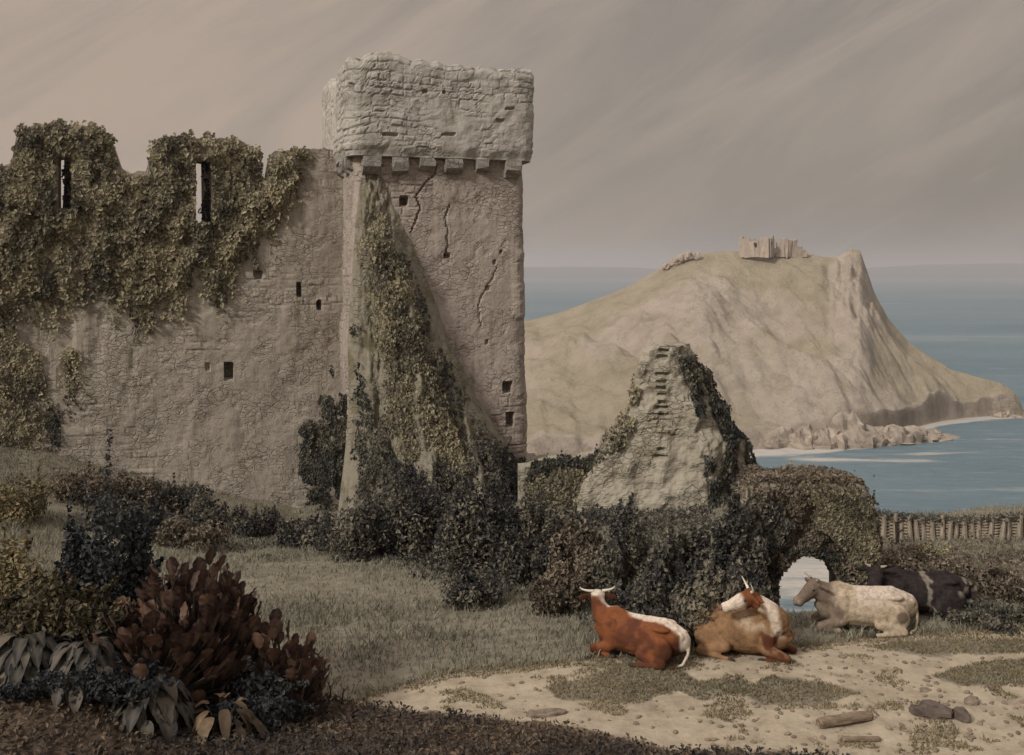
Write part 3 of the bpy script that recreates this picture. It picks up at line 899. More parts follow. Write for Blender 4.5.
def buttress_depth(u, z):
    k = np.clip(np.interp(-z, -zz, hk), 0, 1)
    l, r = np.interp(-z, -zz, uL), np.interp(-z, -zz, uR)
    f = np.clip((u - l) / (r - l), 0, 1)
    ins = (u > l) & (u < r)
    return np.where(ins, (0.2 + 2.3 * k ** 1.3) * np.sin(np.pi * f) ** 0.5, 0)

# --- curtain wall
TOPS = [(-60, 140), (-5, 166), (12, 163), (17, 132), (35, 125), (60, 122), (95, 126), (112, 140), (121, 166), (132, 172), (147, 168), (151, 146), (165, 137), (200, 138), (240, 140), (256, 150), (261, 172), (265.5, 182), (269, 158), (276, 150), (330, 149), (352, 149)]
tq, zq = wall_tz(np.array([a for a, b in TOPS]), np.array([b for a, b in TOPS]))
o_ = np.argsort(tq)
tcol = np.arange(-0.6, 19.0, 0.075)
ztop = np.interp(tcol, tq[o_], zq[o_]) + 0.16 * fbm(tcol * 2.2, tcol * 0, 0, 91, 4)
nzr = 211
vv = np.linspace(0, 1, nzr)
T2, V2 = np.meshgrid(tcol, vv)
zk = 9.0
Z2 = np.where(V2 < 0.8, -3.4 + (zk + 3.4) * V2 / 0.8, zk + (ztop[None] - zk) * (V2 - 0.8) / 0.2)
mo, ra = stones(T2, Z2, 0.29, 0.6, 23)
disp = mo * (0.012 + 0.03 * ra) + 0.13 * fbm(T2 * 0.45, Z2 * 0.45, 0, 92) + 0.03 * fbm(T2 * 2.5, Z2 * 1.5, 0, 93)
disp -= 0.06 * sst(0.1, 0.4, fbm(T2 * 0.9, Z2 * 0.2, 0, 94))
disp -= 0.025 * sst(0.27, 0.5, fbm(T2 * 2.0, Z2 * 2.5, 0, 96, 5)) - 0.02 * fbm(T2 * 5.5, Z2 * 5.5, 0, 97, 3)
disp += 0.25 * sst(2, -3, Z2)
for px_, r_, w_, h_, d_ in ((229, 371, .32, .6, .55), (258.5, 275, .3, .32, .3), (299.5, 290, .16, .5, .5), (319.5, 305, .17, .32, .5), (152, 330, .16, .3, .16), (208, 367, .14, .25, .12), (282, 210, .25, .3, .2)):
    disp = hole(disp, T2, Z2, wall_tz, px_, r_, w_, h_, d_)
front_ = W0[None, None] - T2[..., None] * UU + disp[..., None] * NN
TH = 0.95
back_ = W0[None, None] - T2[..., None] * UU - (TH + 0.05 * fbm(T2, Z2, 9, 95))[..., None] * NN
Vf = np.concatenate([front_, Z2[..., None]], -1).reshape(-1, 3)
Vb = np.concatenate([back_, Z2[..., None]], -1).reshape(-1, 3)
def slab(Vf, Vb, nr_, nc_, mask):
    """front and back skins of a wall with openings; every edge of an opening gets a reveal"""
    q = gridf(nr_, nc_).reshape(nr_ - 1, nc_ - 1, 4)
    n = len(Vf)
    F1 = q[mask]
    F2 = F1[:, ::-1] + n
    rim = []
    m = np.pad(mask, 1)
    for dr, dc, e in ((-1, 0, (0, 1)), (1, 0, (2, 3)), (0, 1, (1, 2)), (0, -1, (3, 0))):
        nb_ = m[1 + dr:m.shape[0] - 1 + dr, 1 + dc:m.shape[1] - 1 + dc]
        b_ = mask & ~nb_
        a1, a2 = q[b_][:, e[0]], q[b_][:, e[1]]
        rim.append(np.stack([a2, a1, a1 + n, a2 + n], -1))
    return np.concatenate([Vf, Vb]), np.concatenate([F1, F2] + rim)
tc_, zc_ = 0.25 * (T2[1:, 1:] + T2[:-1, :-1] + T2[1:, :-1] + T2[:-1, 1:]), 0.25 * (Z2[1:, 1:] + Z2[:-1, :-1] + Z2[1:, :-1] + Z2[:-1, 1:])
mask = np.ones(tc_.shape, bool)
SLITS = [(57.5, 157, 71, 209), (196.5, 161, 211, 223)]
infill = []
for x0, y0_, x1, y1_ in SLITS:
    ta, za = wall_tz(np.array([x0, x1]), np.array([y0_, y1_]))
    mask &= ~((tc_ < ta[0]) & (tc_ > ta[1]) & (zc_ < za[0]) & (zc_ > za[1]))
    tm = ta[0] + (ta[1] - ta[0]) * 0.42
    p = W0 - UU * (tm + ta[1]) / 2 - NN * 0.72
    infill.append(box((p[0], p[1], za[1] - 0.05), (abs(tm - ta[1]) + 0.06, 0.4, za[0] - za[1] + 0.1), math.atan2(UU[1], UU[0]), 0.01))
Vw, Fw = slab(Vf, Vb, nzr, len(tcol), mask)
iv, if_ = merge(infill)
Fw = np.concatenate([Fw, if_ + len(Vw)])
Vw = np.concatenate([Vw, iv])
tn = np.concatenate([ra.ravel(), ra.ravel(), np.full(len(iv), .3)])
mn = np.concatenate([mo.ravel(), mo.ravel(), np.full(len(iv), .8)])
wc = W0 - UU * 6
cw = mesh('curtain_wall', Vw, Fw, M['wall'], None, {'tint': tn, 'mort': mn}, loc=(wc[0], wc[1], -1.0))
tag(cw, 'long battlemented castle wall with arrow slits joining the tower', 'castle wall')

# ------------------------------------------------------------------ ivy on the walls
def ivy(name, label, poly, n, plane, size, mat, thick=0.3, group=None, holes=(), ragged=0.0, extra=None, down=0.9, strands=40):
    poly = [(float(a), float(b)) for a, b in poly]
    xs, ys_ = [p[0] for p in poly], [p[1] for p in poly]
    px = rng.uniform(min(xs) - 6, max(xs) + 6, n * 4)
    row = rng.uniform(min(ys_) - 6, max(ys_) + 6, n * 4)
    d = np.where(inpoly(px, row, poly), 1.0, -1.0) * polydist(px, row, poly)
    d = d + 9 * fbm(px * 0.09, row * 0.07, 0, 101 + n % 13)
    cl = fbm(px * 0.06, row * 0.045, 0, 111, 3)
    keep = (d > 0) & (cl + np.clip(d / 18, 0, 1.2) * 0.9 > ragged) & (rng.random(len(d)) < .3 + np.clip(d, 0, 14) / 20)
    keep &= fbm(px * 0.16, row * 0.13, 0, 115, 3) > -0.30
    for x0, y0_, x1, y1_ in holes:
        keep &= ~((px > x0 - 1.5) & (px < x1 + 1.5) & (row > y0_ - 1) & (row < y1_ + 1))
    px, row, d, cl = px[keep][:n], row[keep][:n], d[keep][:n], cl[keep][:n]
    org = plane
    q = ray_plane(px, row, org, NN)
    out = (0.06 + thick * np.clip(d / 14, 0.05, 1) * (0.55 + 0.9 * cl) * (0.35 + 0.65 * rng.random(len(px))))
    out = np.maximum(out, 0.05)
    if extra is not None:
        u = (q[:, 0] - A0[0]) * UU[0] + (q[:, 1] - A0[1]) * UU[1]
        out = out + extra(u, q[:, 2])
    ds = unit(q - np.array([0, 0, EYE]))
    # step out from the wall along its own normal
    p = q + np.concatenate([NN, [0]])[None] * out[:, None]
    nrm = np.concatenate([NN, [0.45]])[None] + rng.normal(0, 0.42, p.shape)
    if strands:
        # loose shoots trailing below and beside the mass
        e = np.where((d < 9) & (row > np.median(row) - 30))[0]
        if len(e):
            e = rng.choice(e, strands)
            ap, ao = [], []
            for k_ in e:
                m_ = rng.integers(5, 16)
                l_ = np.sort(rng.random(m_)) * rng.uniform(.3, 1.25)
                ap.append(p[k_] + np.stack([.12 * np.cumsum(rng.normal(0, .35, m_)) + rng.normal(0, .03, m_), rng.normal(0, .02, m_), -l_], -1))
                ao.append(np.full(m_, k_))
            ao = np.concatenate(ao)
            p = np.concatenate([p, np.concatenate(ap)])
            nrm = np.concatenate([nrm, nrm[ao]])
            px, row = np.concatenate([px, px[ao]]), np.concatenate([row, row[ao]])
    tint = np.clip(0.5 + 0.75 * fbm(px * 0.04, row * 0.035, 0, 121, 4) + rng.normal(0, 0.24, len(px)), 0, 1)
    sz = size * rng.uniform(0.45, 1.0, len(px)) * (1 + .7 * (rng.random(len(px)) < .12))
    v, f, ti = leaf_cloud(p, nrm, sz, tint, 1.35, 0.2, down)
    b = p[np.argmin(p[:, 2])]
    t = thing(name, label, 'ivy', (float(np.mean(p[:, 0])), float(np.mean(p[:, 1])), float(b[2])), group)
    mesh('foliage', v, f, mat, t, {'tint': ti})
    # a few clinging stems
    paths = []
    for k in range(5):
        i, j = rng.integers(0, len(q), 2)
        if q[i, 2] > q[j, 2]:
            i, j = j, i
        e = np.concatenate([NN, [0]])
        o1 = out[i] * 0.25 + 0.03
        o2 = out[j] * 0.25 + 0.03
        if abs(q[i, 0] - q[j, 0]) > 1.6:
            continue
        paths.append((bez(q[i] + e * o1, (q[i] + q[j]) / 2 + e * 0.12 + np.array([0, 0, .2]), q[j] + e * o2), 0.035, 0.012))
    for pth in paths:
        v, f = tube_mesh([pth])
        mesh('stem', v, f, M['stem'], t)
    return t

MAIN = [(-14, 170), (10, 162), (17, 130), (36, 123), (60, 120), (96, 124), (114, 138), (122, 166), (132, 172), (148, 166), (151, 144), (166, 135), (200, 135), (240, 138), (258, 150), (264, 182), (270, 156), (277, 149), (304, 149), (306, 180), (292, 205), (276, 240), (250, 262), (236, 272), (222, 300), (210, 292), (198, 272), (180, 302), (140, 312), (124, 302), (100, 286), (78, 282), (50, 312), (20, 310), (-14, 320)]
ivy('ivy', 'broad olive brown ivy blanket hanging over the battlements of the long wall', MAIN, 30000, W0, 0.19, M['ivy'], 0.45, holes=SLITS, ragged=-0.12, strands=220)
for x0, y0_, x1, y1_, wh in (SLITS[0] + ('left',), SLITS[1] + ('right',)):
    ivy('ivy', 'dark ivy crowding the jamb of the %s arrow slit' % ('far left' if wh == 'left' else 'middle merlon'), [(x0 + 6, y0_ - 2), (x1 + 1, y0_ - 2), (x1 + 1, y1_ + 3), (x0 + 6, y1_ + 3)], 420, W0 - NN * .5, .12, M['blue_leaf'], .12, strands=0)
ivy('ivy', 'faded ivy sprawling down the far left end of the long wall', [(-10, 335), (30, 328), (46, 350), (52, 400), (40, 430), (44, 475), (20, 480), (-10, 480)], 2600, W0, 0.15, M['ivy'], 0.22, ragged=0.1)
ivy('ivy', 'narrow hanging ivy tongue on the wall right of the faded ivy', [(60, 345), (70, 338), (79, 350), (80, 395), (72, 408), (62, 380)], 500, W0, 0.14, M['ivy'], 0.16, ragged=0.1)
ivy('ivy', 'small dark ivy clumps below the narrow hanging ivy tongue', [(44, 398), (56, 394), (66, 430), (54, 436), (46, 420)], 260, W0, 0.14, M['ivy_dark'], 0.14, ragged=0.1)
# columns in the angle between wall and tower
ivy('ivy', 'shortest dark ivy column on the wall left of the tower foot', [(299, 432), (308, 420), (320, 436), (326, 515), (298, 520), (297, 470)], 2600, W0, 0.15, M['ivy_dark'], 0.35, ragged=0.05, down=1.2)
ivy('ivy', 'tallest dark ivy column in the corner of wall and tower', [(320, 405), (330, 358), (342, 380), (348, 430), (354, 470), (358, 515), (320, 520), (316, 470)], 4000, W0 + NN * 1.5, 0.15, M['ivy_dark'], 0.35, ragged=0.05, down=1.2)
# on the tower
ivy('ivy', 'dark ivy streak running down the right edge of the broken buttress', [(372, 205), (384, 212), (398, 250), (412, 262), (424, 300), (432, 345), (452, 372), (470, 405), (492, 432), (512, 452), (524, 478), (500, 500), (470, 470), (446, 440), (432, 400), (414, 350), (400, 310), (386, 262)], 4200, A0, 0.15, M['ivy_dark'], 0.3, extra=lambda u, z: buttress_depth(u, z) * 0.9, ragged=0.18, down=1.2)
ivy('ivy', 'dark ivy climbing the left edge of the broken buttress', [(350, 300), (357, 320), (362, 360), (376, 402), (386, 450), (392, 500), (370, 510), (356, 470), (350, 420), (346, 350)], 1700, A0, 0.15, M['ivy_dark'], 0.28, extra=lambda u, z: buttress_depth(u, z) * 0.95, ragged=0.3, down=1.2)
ivy('ivy', 'olive grassy growth down the middle of the broken buttress', [(362, 172), (376, 178), (388, 220), (404, 270), (424, 340), (452, 420), (470, 470), (420, 480), (380, 420), (366, 330), (358, 250)], 6000, A0, 0.15, M['ivy'], 0.3, extra=lambda u, z: buttress_depth(u, z) + .1, ragged=0.2, down=1.6)
ivy('ivy', 'dense dark ivy heap at the foot of the tower', [(338, 505), (352, 482), (372, 462), (396, 448), (430, 436), (464, 426), (496, 436), (524, 458), (546, 484), (560, 545), (338, 545)], 12000, A0, 0.15, M['bramble'], 0.6, extra=lambda u, z: buttress_depth(u, z) * 1.0, ragged=0.0)

# ------------------------------------------------------------------ ruined stump of wall right of the tower
YS = 33.0
LS = np.array([[345.5, 654, 688], [352, 650, 692], [366, 645, 700], [385, 638, 712], [405, 630, 724], [425, 621, 735], [445, 609, 746], [470, 596, 756], [500, 580, 768], [545, 572, 780]], float)
nh = 110
rw = np.linspace(345.5, 545, nh)
xl = (np.interp(rw, LS[:, 0], LS[:, 1]) - CX) / F * YS
xr = (np.interp(rw, LS[:, 0], LS[:, 2]) - CX) / F * YS
xn = (np.interp(rw, [345, 400, 460, 520], [673, 690, 700, 704]) - CX) / F * YS
zh_ = EYE - (rw - HOR) / F * YS
k_ = (rw - 345.5) / 200
yl, yn, yr_, yk = YS + 0.25 + 0 * k_, YS - 0.3 - 0.9 * k_, YS + 0.55 + 0.5 * k_, YS + 1.5 + 1.0 * k_
def rowring(i):
    c = [(xl[i], yl[i] + .15), (xl[i] + .05, yl[i] - .25), (xn[i] - .12, yn[i] + .02), (xn[i] + .12, yn[i] + .04), (xr[i] - .05, yr_[i] - .2), (xr[i], yr_[i] + .3), ((xl[i] + xr[i]) / 2 + .3, yk[i]), (xl[i] + .3, yl[i] + .9)]
    pts = []
    nn_ = [3, 34, 5, 26, 4, 10, 10, 6]
    for a in range(8):
        p, q = np.array(c[a]), np.array(c[(a + 1) % 8])
        for b in range(nn_[a]):
            pts.append(p + (q - p) * b / nn_[a])
    return np.array(pts)
RG = np.array([rowring(i) for i in range(nh)])
ctr = RG.mean(1, keepdims=True)
nrm = unit(np.roll(RG, -1, 1) - np.roll(RG, 1, 1))
nrm = np.stack([nrm[..., 1], -nrm[..., 0]], -1)
arc_ = np.concatenate([np.zeros((nh, 1)), np.cumsum(np.linalg.norm(np.diff(RG, axis=1), axis=2), 1)], 1)
Zs = zh_[:, None] * np.ones(RG.shape[:2])
mo, ra = stones(RG[..., 0] + RG[..., 1] * 0.7, Zs, 0.21, 0.36, 29, 0.05, 0.24, 0.0)
disp = mo * (0.02 + 0.09 * ra) + 0.38 * fbm(RG[..., 0] * 0.9, RG[..., 1] * 0.9, Zs * 0.7, 131) + 0.24 * fbm(RG[..., 0] * 2.1, RG[..., 1] * 2.1, Zs * 1.3, 132, 3) + 0.14 * fbm(RG[..., 0] * 3, RG[..., 1] * 3, Zs * 3, 133, 3)
# toothing where a cross wall broke away: a ladder of sockets
for r_ in (352, 358, 374, 382, 388, 394, 402, 407, 414, 448, 455):
    p = P(663 - (r_ - 352) * 0.03, r_, YS - 0.2)
    disp -= 0.17 * sst(1.25, 0.6, np.maximum(np.abs(RG[..., 0] - p[0] + .04 * fbm(Zs * 9, RG[..., 0] * 9, 0, 137, 2)) / (0.10 + 0.05 * (r_ % 3)), np.abs(Zs - p[2]) / 0.06)) * (RG[..., 1] < ctr[..., 1])
for r_ in (418, 426, 432, 440):
    p = P(622 - (r_ - 418) * 0.4, r_, YS)
    disp -= 0.15 * sst(1.2, 0.7, np.maximum(np.abs(RG[..., 0] - p[0]) / 0.13, np.abs(Zs - p[2]) / 0.07)) * (RG[..., 1] < ctr[..., 1])
v3 = np.concatenate([RG + nrm * disp[..., None], Zs[..., None]], -1)
v3[..., 2] += 0.10 * fbm(RG[..., 0] * 3, RG[..., 1] * 3, 0, 135, 2) * np.exp(-k_ * 14)[:, None]
capc = v3[0].mean(0, keepdims=True)
v3 = np.concatenate([np.repeat((v3[0] * 0.5 + capc * 0.5)[None] + [0, 0, .03], 1, 0), v3])
v3 = np.concatenate([np.repeat(capc + [0, 0, .02], v3.shape[1], 0)[None], v3])
ra2 = np.concatenate([ra[:1], ra[:1], ra])
mo2 = np.concatenate([mo[:1], mo[:1], mo])
st_ = P(680, 505, YS)
g = mesh('ruined_wall', v3, gridf(nh + 2, v3.shape[1], True)[:, ::-1], M['ruin'], None, {'tint': ra2, 'mort': mo2}, loc=tuple(st_))
tag(g, 'tapering spire of broken masonry standing alone right of the tower', 'ruin')

def facing_cloud(name, label, poly, n, ybase, yslope, size, mat, thick, cat='ivy', nrm0=(0.2, -0.9, 0.35), ragged=0.1, group=None, down=0.8, holes=(), sprig=0):
    """climbing growth over a surface whose distance varies with the column: y = ybase + yslope*(px-680)/100"""
    xs, ys_ = [p[0] for p in poly], [p[1] for p in poly]
    px = rng.uniform(min(xs) - 4, max(xs) + 4, n * 4)
    row = rng.uniform(min(ys_) - 4, max(ys_) + 4, n * 4)
    d = np.where(inpoly(px, row, poly), 1.0, -1.0) * polydist(px, row, poly) + 5 * fbm(px * 0.12, row * 0.1, 0, 141)
    cl = fbm(px * 0.08, row * 0.06, 0, 143, 3)
    keep = (d > 0) & (cl + np.clip(d / 12, 0, 1.2) * 0.8 > ragged)
    for hp in holes:
        keep &= ~inpoly(px + rng.normal(0, 1.5, len(px)), row + rng.normal(0, 1.5, len(px)) + 1.0, hp)
    px, row, d, cl = px[keep][:n], row[keep][:n], d[keep][:n], cl[keep][:n]
    if sprig:
        e = np.where(d < 8)[0][:n // 8]
        row[e] -= rng.exponential(sprig, len(e)) * (row[e] < np.min(row) + 40)
    y = ybase + yslope * (px - 680) / 100 - thick * np.clip(d / 12, .1, 1) * (0.5 + cl) * rng.uniform(0.3, 1, len(px))
    p = np.stack([(px - CX) / F * y, y, EYE - (row - HOR) / F * y], -1)
    nr_ = np.array(nrm0)[None] + rng.normal(0, .55, p.shape)
    tint = np.clip(0.5 + 0.4 * fbm(px * 0.05, row * 0.04, 0, 145, 3) + rng.normal(0, .24, len(px)), 0, 1)
    v, f, ti = leaf_cloud(p, nr_, size * rng.uniform(.6, 1.4, len(px)), tint, 1.4, .2, down)
    t = thing(name, label, cat, (float(p[:, 0].mean()), float(p[:, 1].mean()), float(p[:, 2].min())), group)
    mesh('foliage', v, f, mat, t, {'tint': ti})
    return t

def surface_ivy(name, label, sel, n, size, mat, thick, mask=None):
    ii = rng.integers(1, nh - 2, n * 3)
    jj = rng.uniform(sel[0], sel[1], n * 3)
    j0 = jj.astype(int)
    fj = (jj - j0)[:, None]
    V0 = v3[2:]
    p = V0[ii, j0] * (1 - fj) + V0[ii, (j0 + 1) % V0.shape[1]] * fj
    nn_ = np.concatenate([nrm[ii, j0], np.full((len(ii), 1), .3)], 1)
    c = fbm(p[:, 0] * 1.3 + p[:, 1], p[:, 2] * 1.0, 0, 147, 3)
    kf = ii / nh
    keep = mask(kf, (jj - sel[0]) / (sel[1] - sel[0]), c)
    p, nn_, c = p[keep][:n], nn_[keep][:n], c[keep][:n]
    p = p + nn_ * (thick * rng.random(len(p)) * (.6 + c))[:, None] + nn_ * .04
    tint = np.clip(.5 + .7 * fbm(p[:, 0] * 1.5, p[:, 2] * 1.2, 0, 149, 3) + rng.normal(0, .22, len(p)), 0, 1)
    v, f, ti = leaf_cloud(p, nn_ + rng.normal(0, .45, p.shape), size * rng.uniform(.6, 1.4, len(p)), tint, 1.4, .2, .9)
    t = thing(name, label, 'ivy', tuple(p[np.argmin(p[:, 2])]))
    mesh('foliage', v, f, mat, t, {'tint': ti})
surface_ivy('ivy', 'dark ivy clothing the shaded right side of the masonry spire', (39, 70), 5200, .14, M['ivy_dark'], .22, lambda k, f, c: (k > .06) & (c > -.12 - .25 * f) & (c + .8 * f + .5 * k > .12))
surface_ivy('ivy', 'thin olive growth along the sloping left edge of the masonry spire', (0, 9), 900, .12, M['ivy'], .1, lambda k, f, c: (k > .15) & (c - .5 * f > -.22))

# low ruined wall between tower and spire
def low_slab(name, label, cat, x0, x1, y, topf, zb, mat, thick, maskf=None, step=0.06, seed=0, rot=0.0):
    xs = np.arange(x0, x1, step)
    zt = topf(xs) + 0.07 * fbm(xs * 2.5, xs * 0, 0, seed, 3)
    n = int((zt.max() - zb) / step)
    X2, V2 = np.meshgrid(xs, np.linspace(0, 1, n))
    Z2 = zb + (zt[None] - zb) * V2
    mo, ra = stones(X2, Z2, 0.2, 0.34, seed + 1, 0.05, 0.22, 0.05)
    dp = mo * (.02 + .05 * ra) + .12 * fbm(X2 * .8, Z2 * .8, 0, seed + 2) + .05 * fbm(X2 * 3, Z2 * 3, 0, seed + 3)
    Yf = y + rot * (X2 - x0) - dp - 0.25 * (1 - V2)
    Yb = y + rot * (X2 - x0) + thick
    xc, zc = .25 * (X2[1:, 1:] + X2[:-1, :-1] + X2[1:, :-1] + X2[:-1, 1:]), .25 * (Z2[1:, 1:] + Z2[:-1, :-1] + Z2[1:, :-1] + Z2[:-1, 1:])
    mk = np.ones(xc.shape, bool) if maskf is None else ~maskf(xc, zc)
    V, Fq = slab(np.stack([X2, Yf, Z2], -1).reshape(-1, 3), np.stack([X2, Yb, Z2], -1).reshape(-1, 3), n, len(xs), mk)
    o = mesh(name, V, Fq, mat, None, {'tint': np.concatenate([ra.ravel()] * 2), 'mort': np.concatenate([mo.ravel()] * 2)}, loc=((x0 + x1) / 2, y, zb))
    return tag(o, label, cat)

yw = 34.6
def top_low(x):
    px = CX + F * x / yw
    r = np.interp(px, [510, 528, 545, 560, 575, 590, 600, 612], [468, 466, 460, 458, 461, 456, 452, 450])
    return EYE - (r - HOR) / F * yw
low_slab('ruined_wall', 'low overgrown wall linking the tower foot to the masonry spire', 'ruin', 0.2, 3.5, yw, top_low, -1.6, M['ruin'], .8, None, .06, 151)

facing_cloud('creeper', 'dark scrubby growth along the top of the low linking wall', [(526, 466), (545, 458), (562, 455), (580, 458), (602, 449), (608, 462), (590, 474), (560, 470), (540, 480), (524, 486)], 1500, 34.4, 0.0, 0.12, M['ivy_dark'], 0.25, 'creeper', ragged=-0.05, sprig=2)
facing_cloud('creeper', 'olive growth hanging on the face of the low linking wall', [(524, 480), (560, 468), (600, 470), (612, 500), (560, 520), (524, 510)], 1500, 34.2, 0.0, 0.12, M['ivy'], 0.15, 'creeper', ragged=0.15)

# overgrown wall with the arched gap
ya = 23.3
ARCH = [(778, 640), (777, 582), (784, 569), (793, 561), (804, 554.5), (815, 557), (826, 559), (835, 568), (841, 580), (844, 592), (845, 640)]
def xz(px, row, y):
    return ((px - CX) / F * y, EYE - (row - HOR) / F * y)
ARW = [xz(a, b, ya) for a, b in ARCH]
def arch_mask(x, z):
    s = x.shape
    j = .03 * fbm(x * 5, z * 5, 0, 161, 2)
    return inpoly((x + j).ravel(), (z + j).ravel(), ARW).reshape(s)
def top_arch(x):
    px = CX + F * x / ya
    r = np.interp(px, [720, 738, 746, 752, 765, 785, 800, 830, 850, 864, 870, 876, 882], [560, 520, 494, 482, 480, 482, 480, 481, 482, 486, 502, 520, 535])
    return EYE - (r - HOR) / F * ya
low_slab('overgrown_wall', 'overgrown end of ruined wall pierced by a pale arched gap', 'ruin', 4.75, 8.4, ya, top_arch, -4.0, M['ruin'], 1.1, arch_mask, .05, 163)
AHOLE = [(a, b + (0 if b < 600 else 0)) for a, b in ARCH]
facing_cloud('creeper', 'brown creeper covering the wall around the arched gap', [(700, 560), (716, 530), (736, 508), (746, 490), (753, 478), (800, 477), (835, 478), (865, 482), (874, 502), (879, 520), (884, 560), (880, 615), (842, 618), (724, 620)], 11000, 23.05, 0.0, 0.1, M['brush'], 0.34, 'creeper', ragged=0.24, holes=[AHOLE], sprig=3)
facing_cloud('creeper', 'dark creeper shading the left shoulder of the arched wall', [(738, 500), (760, 492), (790, 500), (800, 530), (778, 556), (764, 590), (740, 590)], 2600, 22.85, 0.0, 0.11, M['bramble'], 0.25, 'creeper', ragged=0.12)
facing_cloud('creeper', 'olive creeper tufts on the shoulder right of the arched gap', [(806, 486), (840, 484), (866, 490), (876, 520), (880, 560), (862, 580), (846, 555), (815, 530)], 2800, 22.85, 0.0, 0.1, M['ivy'], 0.12, 'creeper', ragged=0.1)
facing_cloud('creeper', 'dark blue green creeper fringing the top of the arched gap', [(762, 600), (766, 565), (780, 550), (800, 540), (825, 544), (842, 556), (850, 580), (846, 600), (836, 575), (820, 556), (800, 553), (784, 568), (777, 600)], 2200, 22.95, 0.0, 0.12, M['bramble'], 0.2, 'creeper', ragged=-0.1, holes=[AHOLE])

n = 5200
x = rng.uniform(4.9, 8.3, n)
y = ya + rng.uniform(-.1, 1.15, n)
p = np.stack([x, y, top_arch(x) + rng.uniform(-.05, .13, n) + .08 * fbm(x * 3, y * 3, 0, 231)], -1)
v, f, ti = leaf_cloud(p, rng.normal(0, .5, p.shape) + [0, -.2, .8], .1 * rng.uniform(.5, 1.3, n), np.clip(.5 + .8 * fbm(x * 1.6, y * 2, 0, 233, 3) + rng.normal(0, .22, n), 0, 1), 2.0, .2, 0)
t = thing('creeper', 'ragged brown growth along the flat top of the arched wall', 'creeper', (6.6, ya + .5, float(top_arch(np.array([6.6]))[0])))
mesh('foliage', v, f, M['brush'], t, {'tint': ti})

# ------------------------------------------------------------------ wattle fence on the edge of the cliff
yf0 = 27.6
fx0, fx1 = (874 - CX) / F * yf0, (1190 - CX) / F * yf0
fz = lambda x: hz(x, yf0)
fence = thing('wattle_fence', 'low wattle fence of upright stakes along the cliff edge', 'fence', (fx0, yf0, fz(fx0)))
def ftop(px):
    return float(np.interp(px, [874, 890, 930, 980, 1024, 1060, 1190], [510, 515, 518, 519, 515, 513, 517]))
px_ = 876.0
while px_ < 1186:
    r_ = ftop(px_) + rng.uniform(-3, 3)
    x = (px_ - CX) / F * yf0
    z1 = EYE - (r_ - HOR) / F * yf0
    z0 = fz(x) - .15
    b = np.array([x + rng.normal(0, .02), yf0 - .05 + rng.normal(0, .02), z0])
    tp = np.array([x + rng.normal(0, .05), yf0 - .07 + rng.normal(0, .03), z1])
    v, f = tube_mesh([(np.linspace(b, tp, 5) + rng.normal(0, .006, (5, 3)), .07 + rng.uniform(0, .03), .05)], 7)
    mesh('stake', v, f, M['stake'], fence)
    px_ += rng.uniform(6.5, 11.5)
paths = []
for k in range(14):
    xs = np.arange(fx0 - .1, fx1, .12)
    zc = np.array([fz(x) for x in xs[::6]])
    zc = np.interp(xs, xs[::6], zc)
    zt = EYE - (np.array([ftop(CX + F * x / yf0) for x in xs]) - HOR) / F * yf0
    h = (k + .5) / 14
    zz2 = zc + (zt - zc) * h * .92 + .02 * fbm(xs * 3, xs * 0 + k, 0, 171, 2)
    yy2 = yf0 + .06 * np.sin(xs * 10.5 + math.pi * (k % 2))
    paths.append((np.stack([xs, yy2, zz2], -1), .028, .024))
v, f = tube_mesh(paths, 5)
mesh('woven_rods', v, f, M['stake'], fence)
n = 2400
xs = rng.uniform(fx0, fx1, n)
zt = EYE - (np.array([ftop(CX + F * x / yf0) for x in xs]) - HOR) / F * yf0
p = np.stack([xs, yf0 + rng.normal(0, .1, n), zt + rng.normal(-.02, .06, n)], -1)
v, f, ti = leaf_cloud(p, rng.normal(0, 1, p.shape) + [0, 0, .6], .13 * rng.uniform(.5, 1.3, n), np.clip(rng.normal(.5, .25, n), 0, 1), 3.0, .1, 0)
mesh('brushwood', v, f, M['ivy_dark'], fence, {'tint': ti})
for i, (pa, pb, lab) in enumerate([((898, 541), (896, 512), 'dark leaning post with a spur at the near end of the wattle fence'), ((1003, 549), (1004, 533), 'short dark post below the wattle fence near the right edge')]):
    y = 27.0
    a, b = P(pa[0], pa[1] + 3, y), P(pb[0], pb[1] + 10, y)
    t = thing('fence_post', lab, 'post', a)
    a[2] = hz(a[0], y) - .1
    v, f = tube_mesh([(np.linspace(a, b, 5), .05, .035), (np.linspace(a * .45 + b * .55, a * .45 + b * .55 + [.22, 0, .16], 4), .03, .015)], 7)
    mesh('shaft', v, f, M['hoof'], t)

# ------------------------------------------------------------------ shrubs
def gy(row, x_px):
    """distance at which the ground shows at this pixel"""
    y = np.geomspace(13, 44, 900)
    x = (x_px - CX) / F * y
    z, _ = hgt(x, y)
    r = HOR + F * (EYE - z) / y
    i = np.argmin(np.abs(r - row))
    return y[i]

def px_shrub(px, rb, rt, wpx, label, mat, size=.15, n=2600, dense=1.0, group=None, y=None, name='shrub', cat='shrub', **kw):
    y = gy(rb, px) if y is None else y
    x = (px - CX) / F * y
    zg = hz(x, y)
    zt = EYE - (rt - HOR) / F * y
    h = max(zt - zg, .35)
    w = wpx / F * y / 2
    return shrub(name, label, cat, (x, y, zg - .05), w * 1.05, max(w * .8, .5), h * .92, int(n * dense), size, mat, group, **kw)

